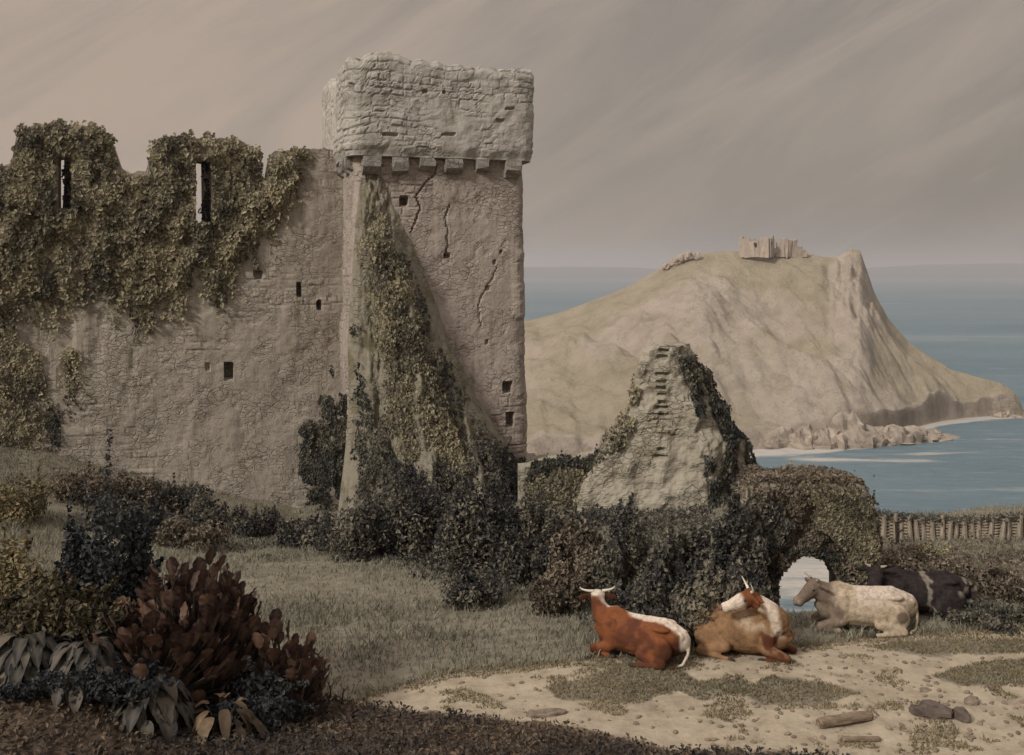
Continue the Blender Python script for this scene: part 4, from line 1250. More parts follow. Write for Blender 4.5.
DK = M['bramble']
G1 = 'dark brambles below the tower and spire'
px_shrub(372, 556, 480, 78, 'dark bramble bush below the dark ivy columns left of the tower foot', DK, n=3000, group=G1)
px_shrub(425, 560, 466, 88, 'dark bramble bush directly under the broken buttress', DK, n=3600, group=G1)
px_shrub(482, 575, 462, 90, 'dark bramble bush under the right half of the tower', DK, n=3800, group=G1)
px_shrub(535, 582, 478, 78, 'dark bramble bush below the right corner of the tower', DK, n=3400, group=G1)
px_shrub(584, 592, 515, 74, 'brown tinged bramble bush below the low linking wall', M['brush'], n=3200, group=G1, tvar=.35)
px_shrub(628, 600, 505, 86, 'bramble bush under the lit left face of the masonry spire', DK, n=3800, group=G1)
px_shrub(676, 606, 506, 88, 'tall bramble bush at the very foot of the masonry spire', DK, n=3800, group=G1)
px_shrub(728, 614, 484, 78, 'tall dark bush between the masonry spire and the overgrown wall', DK, n=4200, group=G1)
px_shrub(560, 612, 556, 60, 'low bramble spreading into the grass left of the rust brown cow', M['brush'], n=1800, group=G1)
px_shrub(640, 640, 566, 92, 'wide dark bramble behind the rust brown cow', DK, n=3800, group=G1)
px_shrub(700, 640, 560, 84, 'dark bramble directly behind the head of the white faced cow', DK, n=3600, group=G1)
px_shrub(744, 640, 556, 58, 'dark bush immediately left of the arched gap', DK, n=3200, group=G1)
px_shrub(470, 606, 556, 64, 'low dark tuft of bramble out in the grass below the tower', DK, n=1500, group=G1, size=.13)

G2 = 'shrubs along the foot of the long wall'
for px_, rb, rt, w, m_, lab in (
        (84, 500, 458, 70, 'brush', 'brown rounded shrub highest on the bank at the long wall'),
        (130, 505, 464, 60, 'brush', 'brown shrub second from the left along the wall foot'),
        (176, 512, 470, 60, 'ivy_dark', 'dark green shrub midway along the foot of the long wall'),
        (212, 530, 486, 66, 'bramble', 'dark shrub under the small square window of the long wall'),
        (258, 540, 500, 70, 'bramble', 'dark shrub on the bank right of the small square window'),
        (304, 548, 508, 64, 'bramble', 'low dark shrub beneath the shortest ivy column'),
        (340, 552, 505, 50, 'bramble', 'low dark shrub beneath the tallest ivy column'),
        (120, 530, 496, 90, 'ivy_dark', 'spreading low shrub halfway down the bank at left'),
        (180, 545, 512, 90, 'brush', 'spreading brown tangle halfway down the bank in the middle'),
        (20, 520, 470, 80, 'olive', 'pale olive shrub at the far left of the bank')):
    px_shrub(px_, rb, rt, w, lab, M[m_], n=1900, group=G2, size=.14)

G3 = 'low scrub between the cows and the fence'
for px_, rb, rt, w, m_, lab in (
        (900, 585, 548, 60, 'brush', 'brown scrub just behind the head of the black cow'),
        (950, 590, 555, 70, 'brush', 'brown scrub behind the hindquarters of the black cow'),
        (1005, 600, 560, 70, 'brush', 'brown scrub at the right edge below the fence'),
        (990, 625, 596, 80, 'ivy_dark', 'dark low scrub right of the black cow'),
        (925, 560, 540, 60, 'ivy', 'olive scrub close under the wattle fence')):
    px_shrub(px_, rb, rt, w, lab, M[m_], n=1700, group=G3, size=.12, tvar=.34)

# ------------------------------------------------------------------ broad-leaved foreground plants
def broad_leaf(base, dirv, L, W, arch, droop, n=10, cup=.12, wav=.05, seed=0, rnd=1.0):
    """one big ovate leaf on a stalk: rows across a curved midrib"""
    dirv = unit(np.asarray(dirv, float))
    up = np.array([0, 0, 1.0])
    side = unit(np.cross(dirv, up) + 1e-6)
    t = np.linspace(0, 1, n)
    nor = unit(np.cross(side, dirv))
    mid = np.asarray(base) + dirv * L * t[:, None] + nor * arch * L * (np.sin(t * np.pi) * .6)[:, None] - up * droop * L * (t ** 2)[:, None]
    w = W * np.clip(np.sin(np.pi * np.clip(t * .97 + .02, 0, 1) ** (.8 if rnd < 1 else 1.15)) ** (.8 if rnd < 1 else .55), 0.03, 1)
    cols = np.array([-1, -.55, 0, .55, 1.0])
    V = []
    tg = unit(np.gradient(mid, axis=0))
    nn_ = unit(np.cross(np.repeat(side[None], n, 0), tg))
    for c in cols:
        wv = wav * np.sin(t * 17 + seed + c * 3) * abs(c)
        V.append(mid + side * (c * w / 2)[:, None] + nn_ * ((cup * abs(c) * w) + wv * W)[:, None])
    V = np.stack(V, 1).reshape(-1, 3)
    vein = np.tile(np.array([0, .12, 1, .12, 0.0]), n)
    sec = (np.abs(((np.repeat(t, 5) * 6 - np.tile(np.abs(cols), n) * .8) % 1) - .5) < .1) * .55
    return V, gridf(n, 5), np.maximum(vein, sec * (np.tile(np.abs(cols), n) > .2))

def broad_plant(name, label, base, specs, mat, stem_r=.02, group=None, rnd=1.0):
    """specs: (offset, dir, L, W, arch, droop)"""
    base = np.asarray(base, float)
    t = thing(name, label, 'plant', base, group)
    Vs, Fs, Ti, Ve, o, paths = [], [], [], [], 0, []
    for i, (off, d, L, W, ar, dr) in enumerate(specs):
        b = base + np.asarray(off)
        v, f, ve = broad_leaf(b, d, L, W, ar, dr, seed=i * 1.7, rnd=rnd)
        Vs.append(v)
        Fs.append(f + o)
        o += len(v)
        Ti.append(np.clip(rng.normal(.5, .32) + .25 * fbm(v[:, 0] * 6, v[:, 1] * 6, v[:, 2] * 6, 301, 2), 0, 1))
        Ve.append(ve)
        root = base + np.array([off[0] * .2, off[1] * .2, -.1])
        paths.append((bez(root, (root + b) / 2 + np.array([0, 0, .1]), b + unit(np.asarray(d, float)) * L * .2, 6), stem_r, stem_r * .45))
    mesh('leaves', np.concatenate(Vs), np.concatenate(Fs), mat, t, {'tint': np.concatenate(Ti), 'vein': np.concatenate(Ve)}, smooth=True)
    v, f = tube_mesh(paths, 5)
    mesh('stem', v, f, M['stem'], t)
    return t

def upright(n, rx, h, L, W, lean=.45):
    """dense upright paddles at all heights"""
    sp = []
    for i in range(n):
        a = rng.uniform(0, 2 * np.pi)
        r = math.sqrt(rng.random()) * rx
        ox, oy = r * math.cos(a), r * math.sin(a) * .7
        k = rng.random() ** .65
        z = max(.05, h * k * (1 - .45 * (abs(ox) / rx) ** 2) * (.93 + .08 * math.sin(ox * 9 + rx * 5)) - L * .6)
        d = (ox / rx * lean + rng.normal(0, .22), oy / rx * lean - .12 + rng.normal(0, .22), 1)
        s = rng.uniform(.7, 1.2)
        sp.append(((ox, oy, z), d, L * s, W * s, rng.uniform(-.15, .1), rng.uniform(0, .1)))
    return sp

def fountain(n, L, W, h):
    sp = []
    for i in range(n):
        a = 2.4 * i + rng.normal(0, .25)
        k = (i + .5) / n
        s = rng.uniform(.65, 1.15)
        el = -1.5 + 1.6 * k + rng.normal(0, .25)
        r = .16 + .34 * (1 - k)
        sp.append(((math.cos(a) * r, math.sin(a) * r, h * (.28 + .72 * k)), (math.cos(a), math.sin(a), el), L * s, W * s * rng.uniform(.8, 1.1), .2, .25 + .5 * k))
    return sp

def gbase(px, y):
    x = (px - CX) / F * y
    return np.array([x, y, hz(x, y)])

RL, BU = M['red_leaf'], M['burdock']
# tall dark bush and pale growth at the back left
b = gbase(98, 16.6)
shrub('shrub', 'tall blue black bush with small leaves at the left foreground', 'shrub', b, .85, .65, EYE - (480 - HOR) / F * 16.6 - b[2], 4600, .13, M['blue_leaf'], lobes=12, stems=9, spread=.75)
b = gbase(30, 16.4)
shrub('shrub', 'ragged olive bush at the left edge beside the blue black bush', 'shrub', b, .75, .6, EYE - (528 - HOR) / F * 16.4 - b[2], 2800, .13, M['olive'], lobes=10, stems=8, spread=.75)
b = gbase(85, 15.9)
shrub('shrub', 'yellowish leafy bush in front of the blue black bush', 'shrub', b, .8, .5, EYE - (575 - HOR) / F * 15.9 - b[2], 2600, .12, M['rust_leaf'], lobes=10, stems=7)
b = gbase(140, 16.8)
shrub('shrub', 'dark slate bush between the blue black bush and the tallest dock', 'shrub', b, .6, .5, EYE - (528 - HOR) / F * 16.8 - b[2], 3000, .13, M['blue_leaf'], lobes=13, stems=8)
b = gbase(60, 15.6)
shrub('shrub', 'dark olive leafy tangle rising behind the burdock row', 'shrub', b, 1.15, .5, EYE - (578 - HOR) / F * 15.6 - b[2], 5200, .13, M['dark_olive'], lobes=18, stems=7)
b = gbase(192, 16.4)
broad_plant('dock_plant', 'tallest red brown dock clump with upright paddle leaves', b, upright(360, 1.15, EYE - (552 - HOR) / F * 16.4 - b[2], .3, .21), RL)
b = gbase(232, 16.6)
broad_plant('dock_plant', 'slender red dock on the right flank of the tallest dock clump', b, upright(110, .55, EYE - (573 - HOR) / F * 16.6 - b[2], .3, .2), RL)
b = gbase(280, 16.5)
broad_plant('dock_plant', 'low dark red dock clump nearest the sandy path', b, upright(190, .72, EYE - (622 - HOR) / F * 16.5 - b[2], .3, .21), RL)
b = gbase(150, 15.7)
broad_plant('dock_plant', 'dark red leafy mass between the docks and the pale burdocks', b, upright(330, 1.25, EYE - (600 - HOR) / F * 15.7 - b[2], .32, .22, .7), RL)
b = gbase(84, 15.1)
broad_plant('burdock', 'largest pale burdock with long grey green drooping leaves', b, fountain(120, .36, .2, .72), BU, rnd=.5)
b = gbase(150, 15.0)
broad_plant('burdock', 'pale burdock with rounded buff leaves right of the largest burdock', b, fountain(100, .33, .2, .66), BU, rnd=.5)
b = gbase(28, 15.1)
broad_plant('burdock', 'burdock with narrow hanging leaves at the left edge', b, fountain(100, .36, .18, .66), BU, rnd=.5)
b = gbase(222, 15.2)
broad_plant('burdock', 'small withered rust coloured burdock at the end of the burdock row', b, fountain(36, .36, .17, .5), M['rust_leaf'], rnd=.5)
b = gbase(250, 15.7)
shrub('shrub', 'low dark undergrowth below the docks', 'shrub', b, 1.2, .6, .8, 2600, .12, M['blue_leaf'], lobes=10)
b = gbase(60, 14.75)
shrub('shrub', 'low dark undergrowth beneath the burdock row', 'shrub', b, 1.6, .5, .6, 2400, .11, M['blue_leaf'], lobes=10)

# dead stems standing in the grass by the docks
for i, (pts, lab) in enumerate([([(318, 702), (325, 668), (318, 655), (306, 646)], 'tallest bare dead stem bending left beside the low dock clump'),
                               ([(327, 703), (331, 690), (328, 682)], 'short crooked dead stem right of the tallest bare stem'),
                               ([(341, 703), (343, 694), (344, 688)], 'shortest dead stem furthest right of the bare stems')]):
    y = 17.0
    q = np.array([P(a, b_, y) for a, b_ in pts])
    q[0, 2] = hz(q[0, 0], y) - .05
    tt_ = np.linspace(0, len(q) - 1, 10)
    q = np.stack([np.interp(tt_, np.arange(len(q)), q[:, k]) for k in range(3)], -1)
    t = thing('dead_stem', lab, 'stem', q[0])
    v, f = tube_mesh([(q, .022, .008), (np.linspace(q[6], q[6] + [.08, 0, .1], 4), .01, .005)], 6)
    mesh('stalk', v, f, M['stem'], t)

# ------------------------------------------------------------------ grass and ground litter (nobody could count it)
def blades(x, y, h, w, tint, lean=.5):
    z, cl_ = hgt(x, y)
    n = len(x)
    a = rng.uniform(0, 2 * np.pi, n)
    s = np.stack([np.cos(a), np.sin(a), a * 0], -1) * (w / 2)[:, None]
    l = rng.normal(0, lean, (n, 2)) * h[:, None]
    p = np.stack([x, y, z - .01], -1)
    m1 = p + np.stack([l[:, 0] * .35, l[:, 1] * .35, h * .6], -1)
    tp = p + np.stack([l[:, 0], l[:, 1], h], -1)
    V = np.stack([p - s, p + s, m1 + s * .7, m1 - s * .7, tp], 1).reshape(-1, 3)
    k = np.arange(n)[:, None] * 5
    return V, [k + np.array([[0, 1, 2, 3]]), k + np.array([[3, 2, 4]])], np.repeat(tint, 5)

def scatter(n, ymin, ymax, amax):
    y = np.sqrt(rng.uniform(ymin ** 1.2, ymax ** 1.2, n) ** (2 / 1.2))
    a = rng.uniform(-amax, amax, n)
    return a * y, y

x, y = scatter(200000, 17.0, 39, .76)
z, cl_ = hgt(x, y)
s_, d_ = masks(x, y, z)
cov = fbm(x * .5, y * .5, 0, 181)
keep = (s_ + .5 * cov < .5) & (d_ < .6) & (cl_ < .3) & (rng.random(len(x)) < .62 + .8 * cov) & ~inpoly(CX + F * x / y, HOR + F * (EYE - z) / y - 3, SAND)
x, y, cov = x[keep], y[keep], cov[keep]
keep = ~((y > np.interp(x, [-20, -6.2, 0.6], [35.2, 38.8, 38.2])) & (x < 2))
x, y, cov = x[keep], y[keep], cov[keep]
h = rng.uniform(.07, .2, len(x)) * (1 + .7 * np.clip(cov, -.5, 1))
tint = np.clip(.5 + .5 * fbm(x * .35, y * .35, 0, 183, 3) + rng.normal(0, .2, len(x)), 0, 1)
v, f, ti = blades(x, y, h, .018 + .012 * rng.random(len(x)), tint)
tag(mesh('grass', v, f, M['grass'], None, {'tint': ti}), 'rough grey green grass of the slope before the castle', 'grass', None, 'stuff')

x, y = scatter(170000, 18.5, 34, .5)
z, cl_ = hgt(x, y)
pp, rr_ = CX + F * x / y, HOR + F * (EYE - z) / y
BR = [(60, 500), (200, 508), (320, 520), (380, 500), (540, 500), (700, 500), (780, 560), (776, 640), (690, 652), (600, 640), (555, 612), (470, 590), (400, 570), (320, 556), (220, 548), (100, 520)]
dd_ = np.where(inpoly(pp, rr_, BR), 1.0, -1.0) * polydist(pp, rr_, BR) + 22 * fbm(x * .9, y * .9, 0, 207)
sel = (dd_ > 0) & (rng.random(len(x)) < np.clip(dd_ / 30, .1, 1)) & (cl_ < .2)
x, y, z = x[sel], y[sel], z[sel]
p = np.stack([x, y, z + rng.uniform(.02, .85, len(x)) * np.clip(.35 + 1.2 * fbm(x * .8, y * .8, 0, 209), .08, 1) * np.clip(dd_[sel] / 30, .15, 1)], -1)
v, f, ti = leaf_cloud(p, rng.normal(0, .6, p.shape) + [0, -.4, .6], .12 * rng.uniform(.5, 1.5, len(x)), np.clip(.45 + .5 * fbm(x * .8, y * .8, 0, 211, 3) + rng.normal(0, .25, len(x)), 0, 1), 1.6, .2, .3)
tag(mesh('ground_cover', v, f, M['bramble'], None, {'tint': ti}), 'low dark bramble runners creeping out into the grass', 'ground cover', None, 'stuff')

x, y = scatter(80000, 19.5, 27.4, .76)
z, cl_ = hgt(x, y)
pp, rr_ = CX + F * x / y, HOR + F * (EYE - z) / y
BR = [(872, 545), (1230, 548), (1230, 622), (960, 628), (930, 618), (880, 600)]
dd_ = np.where(inpoly(pp, rr_, BR), 1.0, -1.0) * polydist(pp, rr_, BR) + 14 * fbm(x * .9, y * .9, 0, 217)
sel = (dd_ > 0) & (rng.random(len(x)) < np.clip(dd_ / 14, .1, .9)) & (cl_ < .2)
x, y, z = x[sel], y[sel], z[sel]
p = np.stack([x, y, z + rng.uniform(.02, .4, len(x)) * np.clip(.4 + fbm(x * 1.3, y * 1.3, 0, 219), .1, 1)], -1)
v, f, ti = leaf_cloud(p, rng.normal(0, .6, p.shape) + [0, -.4, .6], .1 * rng.uniform(.5, 1.5, len(x)), np.clip(.4 + .7 * fbm(x * .9, y * .9, 0, 221, 3) + rng.normal(0, .25, len(x)), 0, 1), 1.8, .2, .3)
tag(mesh('ground_cover', v, f, M['brush'], None, {'tint': ti}), 'brown heathy ground cover on the bank under the fence', 'ground cover', None, 'stuff')

x, y = scatter(220000, 14.5, 22.5, .74)
z, cl_ = hgt(x, y)
s_, d_ = masks(x, y, z)
yy = np.maximum(y, 8)
pp, rr_ = CX + F * x / yy, HOR + F * (EYE - z) / yy
inp = np.zeros(len(x), bool)
for q in PATCH:
    inp |= inpoly(pp + 8 * fbm(x * 2, y * 2, 0, 191), rr_ + 5 * fbm(x * 2, y * 2, 0, 193), q)
inp |= (np.abs(polydist(pp, rr_, SAND[:10], False)) < 5 + 5 * fbm(x * 2, y * 2, 0, 195)) & (pp > 340)
inp |= (s_ > .5) & (fbm(x * 1.2, y * 1.6, 0, 197) > .26)
keep = inp & (d_ < .6)
x, y = x[keep], y[keep]
h = rng.uniform(.025, .075, len(x))
tint = np.clip(.5 + .5 * fbm(x * .8, y * .8, 0, 199, 3) + rng.normal(0, .2, len(x)), 0, 1)
v, f, ti = blades(x, y, h, .014 + .012 * rng.random(len(x)), tint, .7)
tag(mesh('turf', v, f, M['grass_olive'], None, {'tint': ti}), 'short olive turf patches on the sandy path', 'grass', None, 'stuff')

x, y = scatter(74000, 13.6, 18.5, .7)
z, cl_ = hgt(x, y)
s_, d_ = masks(x, y, z)
keep = (d_ + .5 * fbm(x * 1.5, y * 1.5, 0, 201) > .55) & (rng.random(len(x)) < .55)
x, y, z = x[keep], y[keep], z[keep]
p = np.stack([x, y, z + rng.uniform(.01, .14, len(x))], -1)
tint = np.clip(.42 + .6 * fbm(x * .9, y * 1.4, 0, 203, 3) + rng.normal(0, .22, len(x)), 0, 1)
v, f, ti = leaf_cloud(p, rng.normal(0, .6, p.shape) + [0, -.3, .8], .085 * rng.uniform(.5, 1.5, len(x)), tint, 1.9, .2, .1)
hf = len(f) // 2
lit = leaf_mat('ground_litter', (0.035, 0.03, 0.028), (0.085, 0.064, 0.047), (0.19, 0.135, 0.085))
tag(mesh('undergrowth', v, f, lit, None, {'tint': ti}), 'dark rusty low growth along the front edge of the ground', 'undergrowth', None, 'stuff')

# ------------------------------------------------------------------ stones and timber on the path
def on_ground(px, row):
    y = gy(row, px)
    x = (px - CX) / F * y
    return np.array([x, y, hz(x, y)]), y

def log_piece(name, label, pa, pb, r, cat='log'):
    a, ya_ = on_ground(*pa)
    b, yb_ = on_ground(*pb)
    a[2] += r * .7
    b[2] += r * .7
    n, sd = 26, 18
    L = np.linalg.norm(b - a)
    d = (b - a) / L
    s1 = unit(np.cross(d, [0, 0, 1.0]))
    s2 = np.cross(s1, d)
    tt_ = np.linspace(0, 1, n)
    th = np.linspace(0, 2 * np.pi, sd, endpoint=False)
    T, H = np.meshgrid(tt_, th, indexing='ij')
    rad = r * (1 + .3 * fbm(np.cos(H) * 1.2 + T * L * 2, np.sin(H) * 1.2, T * L * 3, int(pa[0])) + .12 * fbm(H * 4, T * 2, 0, 7, 2)) * np.interp(T, [0, .03, .97, 1], [.75, 1, 1, .8])
    V = a + d * (T * L)[..., None] + rad[..., None] * (np.cos(H)[..., None] * s1 + np.sin(H)[..., None] * s2)
    c0, c1 = V[0].mean(0), V[-1].mean(0)
    V = np.concatenate([np.repeat(c0[None, None], sd, 1) + d * .03, V, np.repeat(c1[None, None], sd, 1) - d * .04])
    o = mesh(name, V, gridf(n + 2, sd, True), M['log'], None, smooth=False, loc=tuple((a + b) / 2 - [0, 0, r]))
    return tag(o, label, cat)

log_piece('log', 'longest weathered log lying on the sandy path', (818, 727), (871, 719), .085)
log_piece('log', 'short split log in the right foreground below the thick stump', (902, 731), (934, 742), .06)
log_piece('log', 'dark rotten branch half sunk in the path beneath the longest log', (842, 741), (880, 741), .045)
def path_rock(px, row, sx, sy, sz, label, seed, rot=0.0, m='rock'):
    c, y = on_ground(px, row)
    v, f = rock_mesh(c + [0, 0, sz * .35], (sx, sy, sz), 16, seed, .35, rot)
    tag(mesh('rock', v, f, M[m], None, loc=tuple(c)), label, 'rock')
path_rock(932, 715, .32, .16, .17, 'thick dark block of stone on the path at right', 3, -.2, 'rock_dark')
path_rock(961, 719, .12, .16, .15, 'upright dark rock right of the thick block', 8, .5, 'rock_dark')
path_rock(972, 703, .14, .1, .09, 'pale wedge of rock above the upright dark rock', 14, .6)
path_rock(918, 684, .42, .18, .06, 'long flat reddish slab in the middle of the path', 21, .25)
path_rock(985, 711, .1, .08, .06, 'small tilted rock right of the pale wedge', 31, .4)
path_rock(1016, 692, .13, .1, .1, 'dark rock at the right edge of the path', 37, .2, 'rock_dark')
path_rock(842, 657, .07, .06, .05, 'lone small stone on bare sand below the cream cow', 41)
path_rock(547, 715, .28, .12, .07, 'flat pale stone at the dark edge of the path on the left', 47, .3)
path_rock(532, 716, .1, .09, .06, 'small pale stone touching the left end of the flat stone', 53)
path_rock(804, 696, .1, .09, .08, 'small mossy stone in the olive turf patch', 59)
path_rock(733, 680, .05, .05, .04, 'tiny dark pebble on the sand below the white faced cow', 61)
path_rock(925, 691, .1, .05, .04, 'rust coloured chip of stone below the reddish slab', 67)
n = 420
x, y = scatter(n * 6, 14.8, 20, .52)
z, _ = hgt(x, y)
s_, d_ = masks(x, y, z)
kp = (s_ > .6) & (d_ < .4) & (rng.random(len(x)) < .25 + .5 * (x > 3))
vs = []
for xx, yy_, zz_ in list(zip(x[kp], y[kp], z[kp]))[:n]:
    sz = rng.uniform(.012, .045)
    vs.append(rock_mesh((xx, yy_, zz_ + sz * .2), (sz * 1.4, sz, sz * .7), 6, int(rng.integers(1e4)), .3, rng.uniform(0, 3)))
tag(mesh('pebbles', *merge(vs), M['rock']), 'scattered pebbles and chips on the sandy path', 'pebbles', None, 'stuff')

# ------------------------------------------------------------------ cattle
def ellipsoids_mesh(E):
    """E: list of (centre, radii(3), axis frame 3x3 or None)"""
    th = np.linspace(0, np.pi, 9)
    ph = np.linspace(0, 2 * np.pi, 14, endpoint=False)
    T, Pp = np.meshgrid(th[1:-1], ph, indexing='ij')
    d = np.stack([np.sin(T) * np.cos(Pp), np.sin(T) * np.sin(Pp), np.cos(T)], -1).reshape(-1, 3)
    d = np.concatenate([d, [[0, 0, 1], [0, 0, -1]]])
    nr_, nc_ = 7, 14
    quads = gridf(nr_, nc_, True)
    tris = np.array([[nr_ * nc_, (i + 1) % nc_, i] for i in range(nc_)] + [[nr_ * nc_ + 1, (nr_ - 1) * nc_ + i, (nr_ - 1) * nc_ + (i + 1) % nc_] for i in range(nc_)])
    tris = tris[:, ::-1]
    V, Q, T3, o = [], [], [], 0
    for c, r, fr in E:
        v = d * np.asarray(r)
        if fr is not None:
            v = v @ np.asarray(fr)
        V.append(v + np.asarray(c))
        Q.append(quads[:, ::-1] + o)
        T3.append(tris + o)
        o += len(d)
    V = np.concatenate(V)
    faces = [tuple(q) for q in np.concatenate(Q)] + [tuple(q) for q in np.concatenate(T3)]
    # make the winding point outwards
    return V, [f[::-1] for f in faces]

def chain(E, pts, rad, step=.3):
    pts = [np.asarray(p, float) for p in pts]
    for (p, q, r0, r1) in zip(pts[:-1], pts[1:], rad[:-1], rad[1:]):
        L = np.linalg.norm(q - p)
        n = max(2, int(L / (min(np.min(r0), np.min(r1)) * step)) + 1)
        for i in range(n + 1):
            f = i / n
            r = np.asarray(r0) * (1 - f) + np.asarray(r1) * f
            E.append((p + (q - p) * f, np.ones(3) * r, None))

def cow(label, loc, heading, scale, poll, hdir, coatf, roll=0.0, horn=(.2, .12), tail_side=1, leg_out=None, horn_c='horn', fat=1.0):
    """sternal recumbent cow; local +x forward, +y its left"""
    E = []
    trunk = [(-1.00, .52, .16, .22), (-.86, .52, .29, .33), (-.62, .49, .40, .40), (-.3, .46, .47, .42), (.05, .46, .49, .42), (.35, .48, .43, .43), (.6, .52, .33, .42), (.78, .55, .22, .34)]
    xs = np.array([t_[0] for t_ in trunk])
    for x_ in np.linspace(-1.0, .78, 26):
        zc = np.interp(x_, xs, [t_[1] for t_ in trunk])
        ry = np.interp(x_, xs, [t_[2] for t_ in trunk]) * fat
        rz = np.interp(x_, xs, [t_[3] for t_ in trunk])
        E.append(((x_, 0, zc), (.2, ry, rz), None))
    # spine, withers, hips, pin bones
    chain(E, [(-1.0, 0, .73), (-.62, 0, .86), (-.2, 0, .86), (.2, 0, .87), (.5, 0, .93), (.68, 0, .88)], [.06, .09, .08, .08, .11, .12])
    for sd in (-1, 1):
        E.append(((-.60, sd * .24, .77), (.22, .15, .07), None))
        E.append(((-1.02, sd * .13, .64), (.08, .07, .09), None))
        E.append(((-.58, sd * .38, .36), (.34, .17, .32), None))       # thigh
        E.append(((-.30, sd * .47, .30), (.15, .10, .16), None))       # stifle
        E.append(((.50, sd * .30, .50), (.21, .13, .36), None))        # shoulder
        chain(E, [(-.24, sd * .50, .26), (-.74, sd * .52, .13)], [.115, .085])      # shin back to the hock
        chain(E, [(-.76, sd * .53, .10), (-.28, sd * .60, .07), (-.16, sd * .61, .06)], [.075, .05, .055])
        if leg_out and leg_out[0] == sd:
            chain(E, [(.55, sd * .32, .28), (.92, sd * .34, .16), (1.32, sd * .36, .06), (1.42, sd * .36, .05)], [.12, .085, .05, .055])
        else:
            chain(E, [(.55, sd * .33, .26), (.95, sd * .30, .14)], [.125, .085])
            chain(E, [(.96, sd * .30, .10), (.62, sd * .36, .06), (.52, sd * .37, .055)], [.07, .05, .05])
    # neck
    poll = np.asarray(poll, float)
    hd = unit(np.asarray(hdir, float))
    n0 = np.array([.60, 0, .64])
    ctrl = np.array([.98, .25 * poll[1], .84]) if poll[0] > .7 else np.array([.98, .6 * poll[1], .86])
    nk = bez(n0, ctrl, poll - hd * .02 - np.array([0, 0, .05]), 9)
    for i in range(8):
        r0, r1 = .29 - .15 * (i / 8), .29 - .15 * ((i + 1) / 8)
        chain(E, [nk[i], nk[i + 1]], [r0, r1], .4)
    # dewlap
    chain(E, [(.80, 0, .34), (.95, .1 * poll[1], .52)], [.12, .09])
    # head frame
    sd_ = unit(np.cross(np.array([0, 0, 1.0]), hd))
    upv = np.cross(hd, sd_)
    fr = np.stack([hd, sd_, upv])
    HS = 1.16
    def hp(a, b, c):
        return poll + (hd * a + sd_ * b + upv * c) * HS
    for a, b_, c, rx, ry, rz in ((.02, 0, -.01, .12, .13, .12), (.12, 0, -.03, .14, .135, .13), (.22, 0, -.05, .13, .115, .125), (.32, 0, -.06, .12, .10, .115), (.42, 0, -.07, .1, .098, .10), (.50, 0, -.075, .08, .108, .095), (.14, 0, -.12, .15, .09, .09), (.28, 0, -.13, .14, .07, .06)):
        E.append((hp(a * .94, b_, c), (rx * HS, ry * HS * 1.14, rz * HS * 1.04), fr))
    for sd in (-1, 1):
        E.append((hp(.13, sd * .115, .01), (.06, .035, .04), fr))       # brow over the eye
        E.append((hp(.10, sd * .115, -.07), (.09, .04, .07), fr))       # cheek
        q = np.stack([unit(sd_ * sd + upv * -.18 - hd * .12), hd, upv])
        E.append((hp(-.01, sd * .25, -.02), (.17, .035, .08), q))         # ear
        E.append((hp(.0, sd * .13, .01), (.06, .04, .05), fr))
    # tail
    chain(E, [(-1.05, 0, .72), (-1.15, 0, .55), (-1.16, .06 * tail_side, .28), (-1.08, .2 * tail_side, .08), (-.9, .42 * tail_side, .05)], [.055, .045, .035, .03, .05])
    V, Fc = ellipsoids_mesh(E)
    me = bpy.data.meshes.new('tmp')
    me.from_pydata([tuple(v) for v in V], [], [tuple(int(i) for i in f) for f in Fc])
    ob = bpy.data.objects.new('tmp', me)
    COL.objects.link(ob)
    rm = ob.modifiers.new('r', 'REMESH')
    rm.mode = 'VOXEL'
    rm.voxel_size = .02
    sm = ob.modifiers.new('s', 'SMOOTH')
    sm.factor = .5
    sm.iterations = 13
    for nm_, sz_, st_ in (('muscle', .34, .03), ('hide', .11, .014)):
        tx = bpy.data.textures.new(nm_, 'CLOUDS')
        tx.noise_scale = sz_
        dm = ob.modifiers.new(nm_, 'DISPLACE')
        dm.texture = tx
        dm.strength = st_
    dg = bpy.context.evaluated_depsgraph_get()
    dg.update()
    ev = bpy.data.meshes.new_from_object(ob.evaluated_get(dg))
    co = np.empty(len(ev.vertices) * 3, np.float32)
    ev.vertices.foreach_get('co', co)
    co = co.reshape(-1, 3).astype(float)
    bpy.data.objects.remove(ob)
    # how far along the head each vertex is (for face markings)
    rel = co - poll
    ha, hs, hu = rel @ hd / HS, rel @ sd_ / HS, rel @ upv / HS
    dax = np.hypot(hs, hu + .05)
    ear = (np.abs(ha) < .16) & (np.abs(hs) < .42) & (np.abs(hu) < .12)
    ishead = (((ha > -.08) & (ha < .66) & (dax < .215)) | ear) & (co[:, 2] > .45)
    col = coatf(co, ha, hs, hu, ishead)
    cz = 0.0
    at = ev.attributes.new('coat', 'FLOAT_COLOR', 'POINT')
    c4 = np.ones((len(co), 4), np.float32)
    c4[:, :3] = np.clip(col, 0, 1)
    at.data.foreach_set('color', c4.ravel())
    ev.polygons.foreach_set('use_smooth', np.ones(len(ev.polygons), bool))
    ev.materials.clear()
    ev.materials.append(M['coat'])
    t = thing('cow', label, 'cow', loc, 'cattle resting on the path')
    t.rotation_euler = (0, 0, heading)
    t.scale = (scale,) * 3
    b = bpy.data.objects.new('body', ev)
    COL.objects.link(b)
    b.parent = t
    def child(nm, v, f, m, smooth=True):
        o = mesh(nm, v, f, m, None, smooth=smooth)
        o.parent = t
        return o
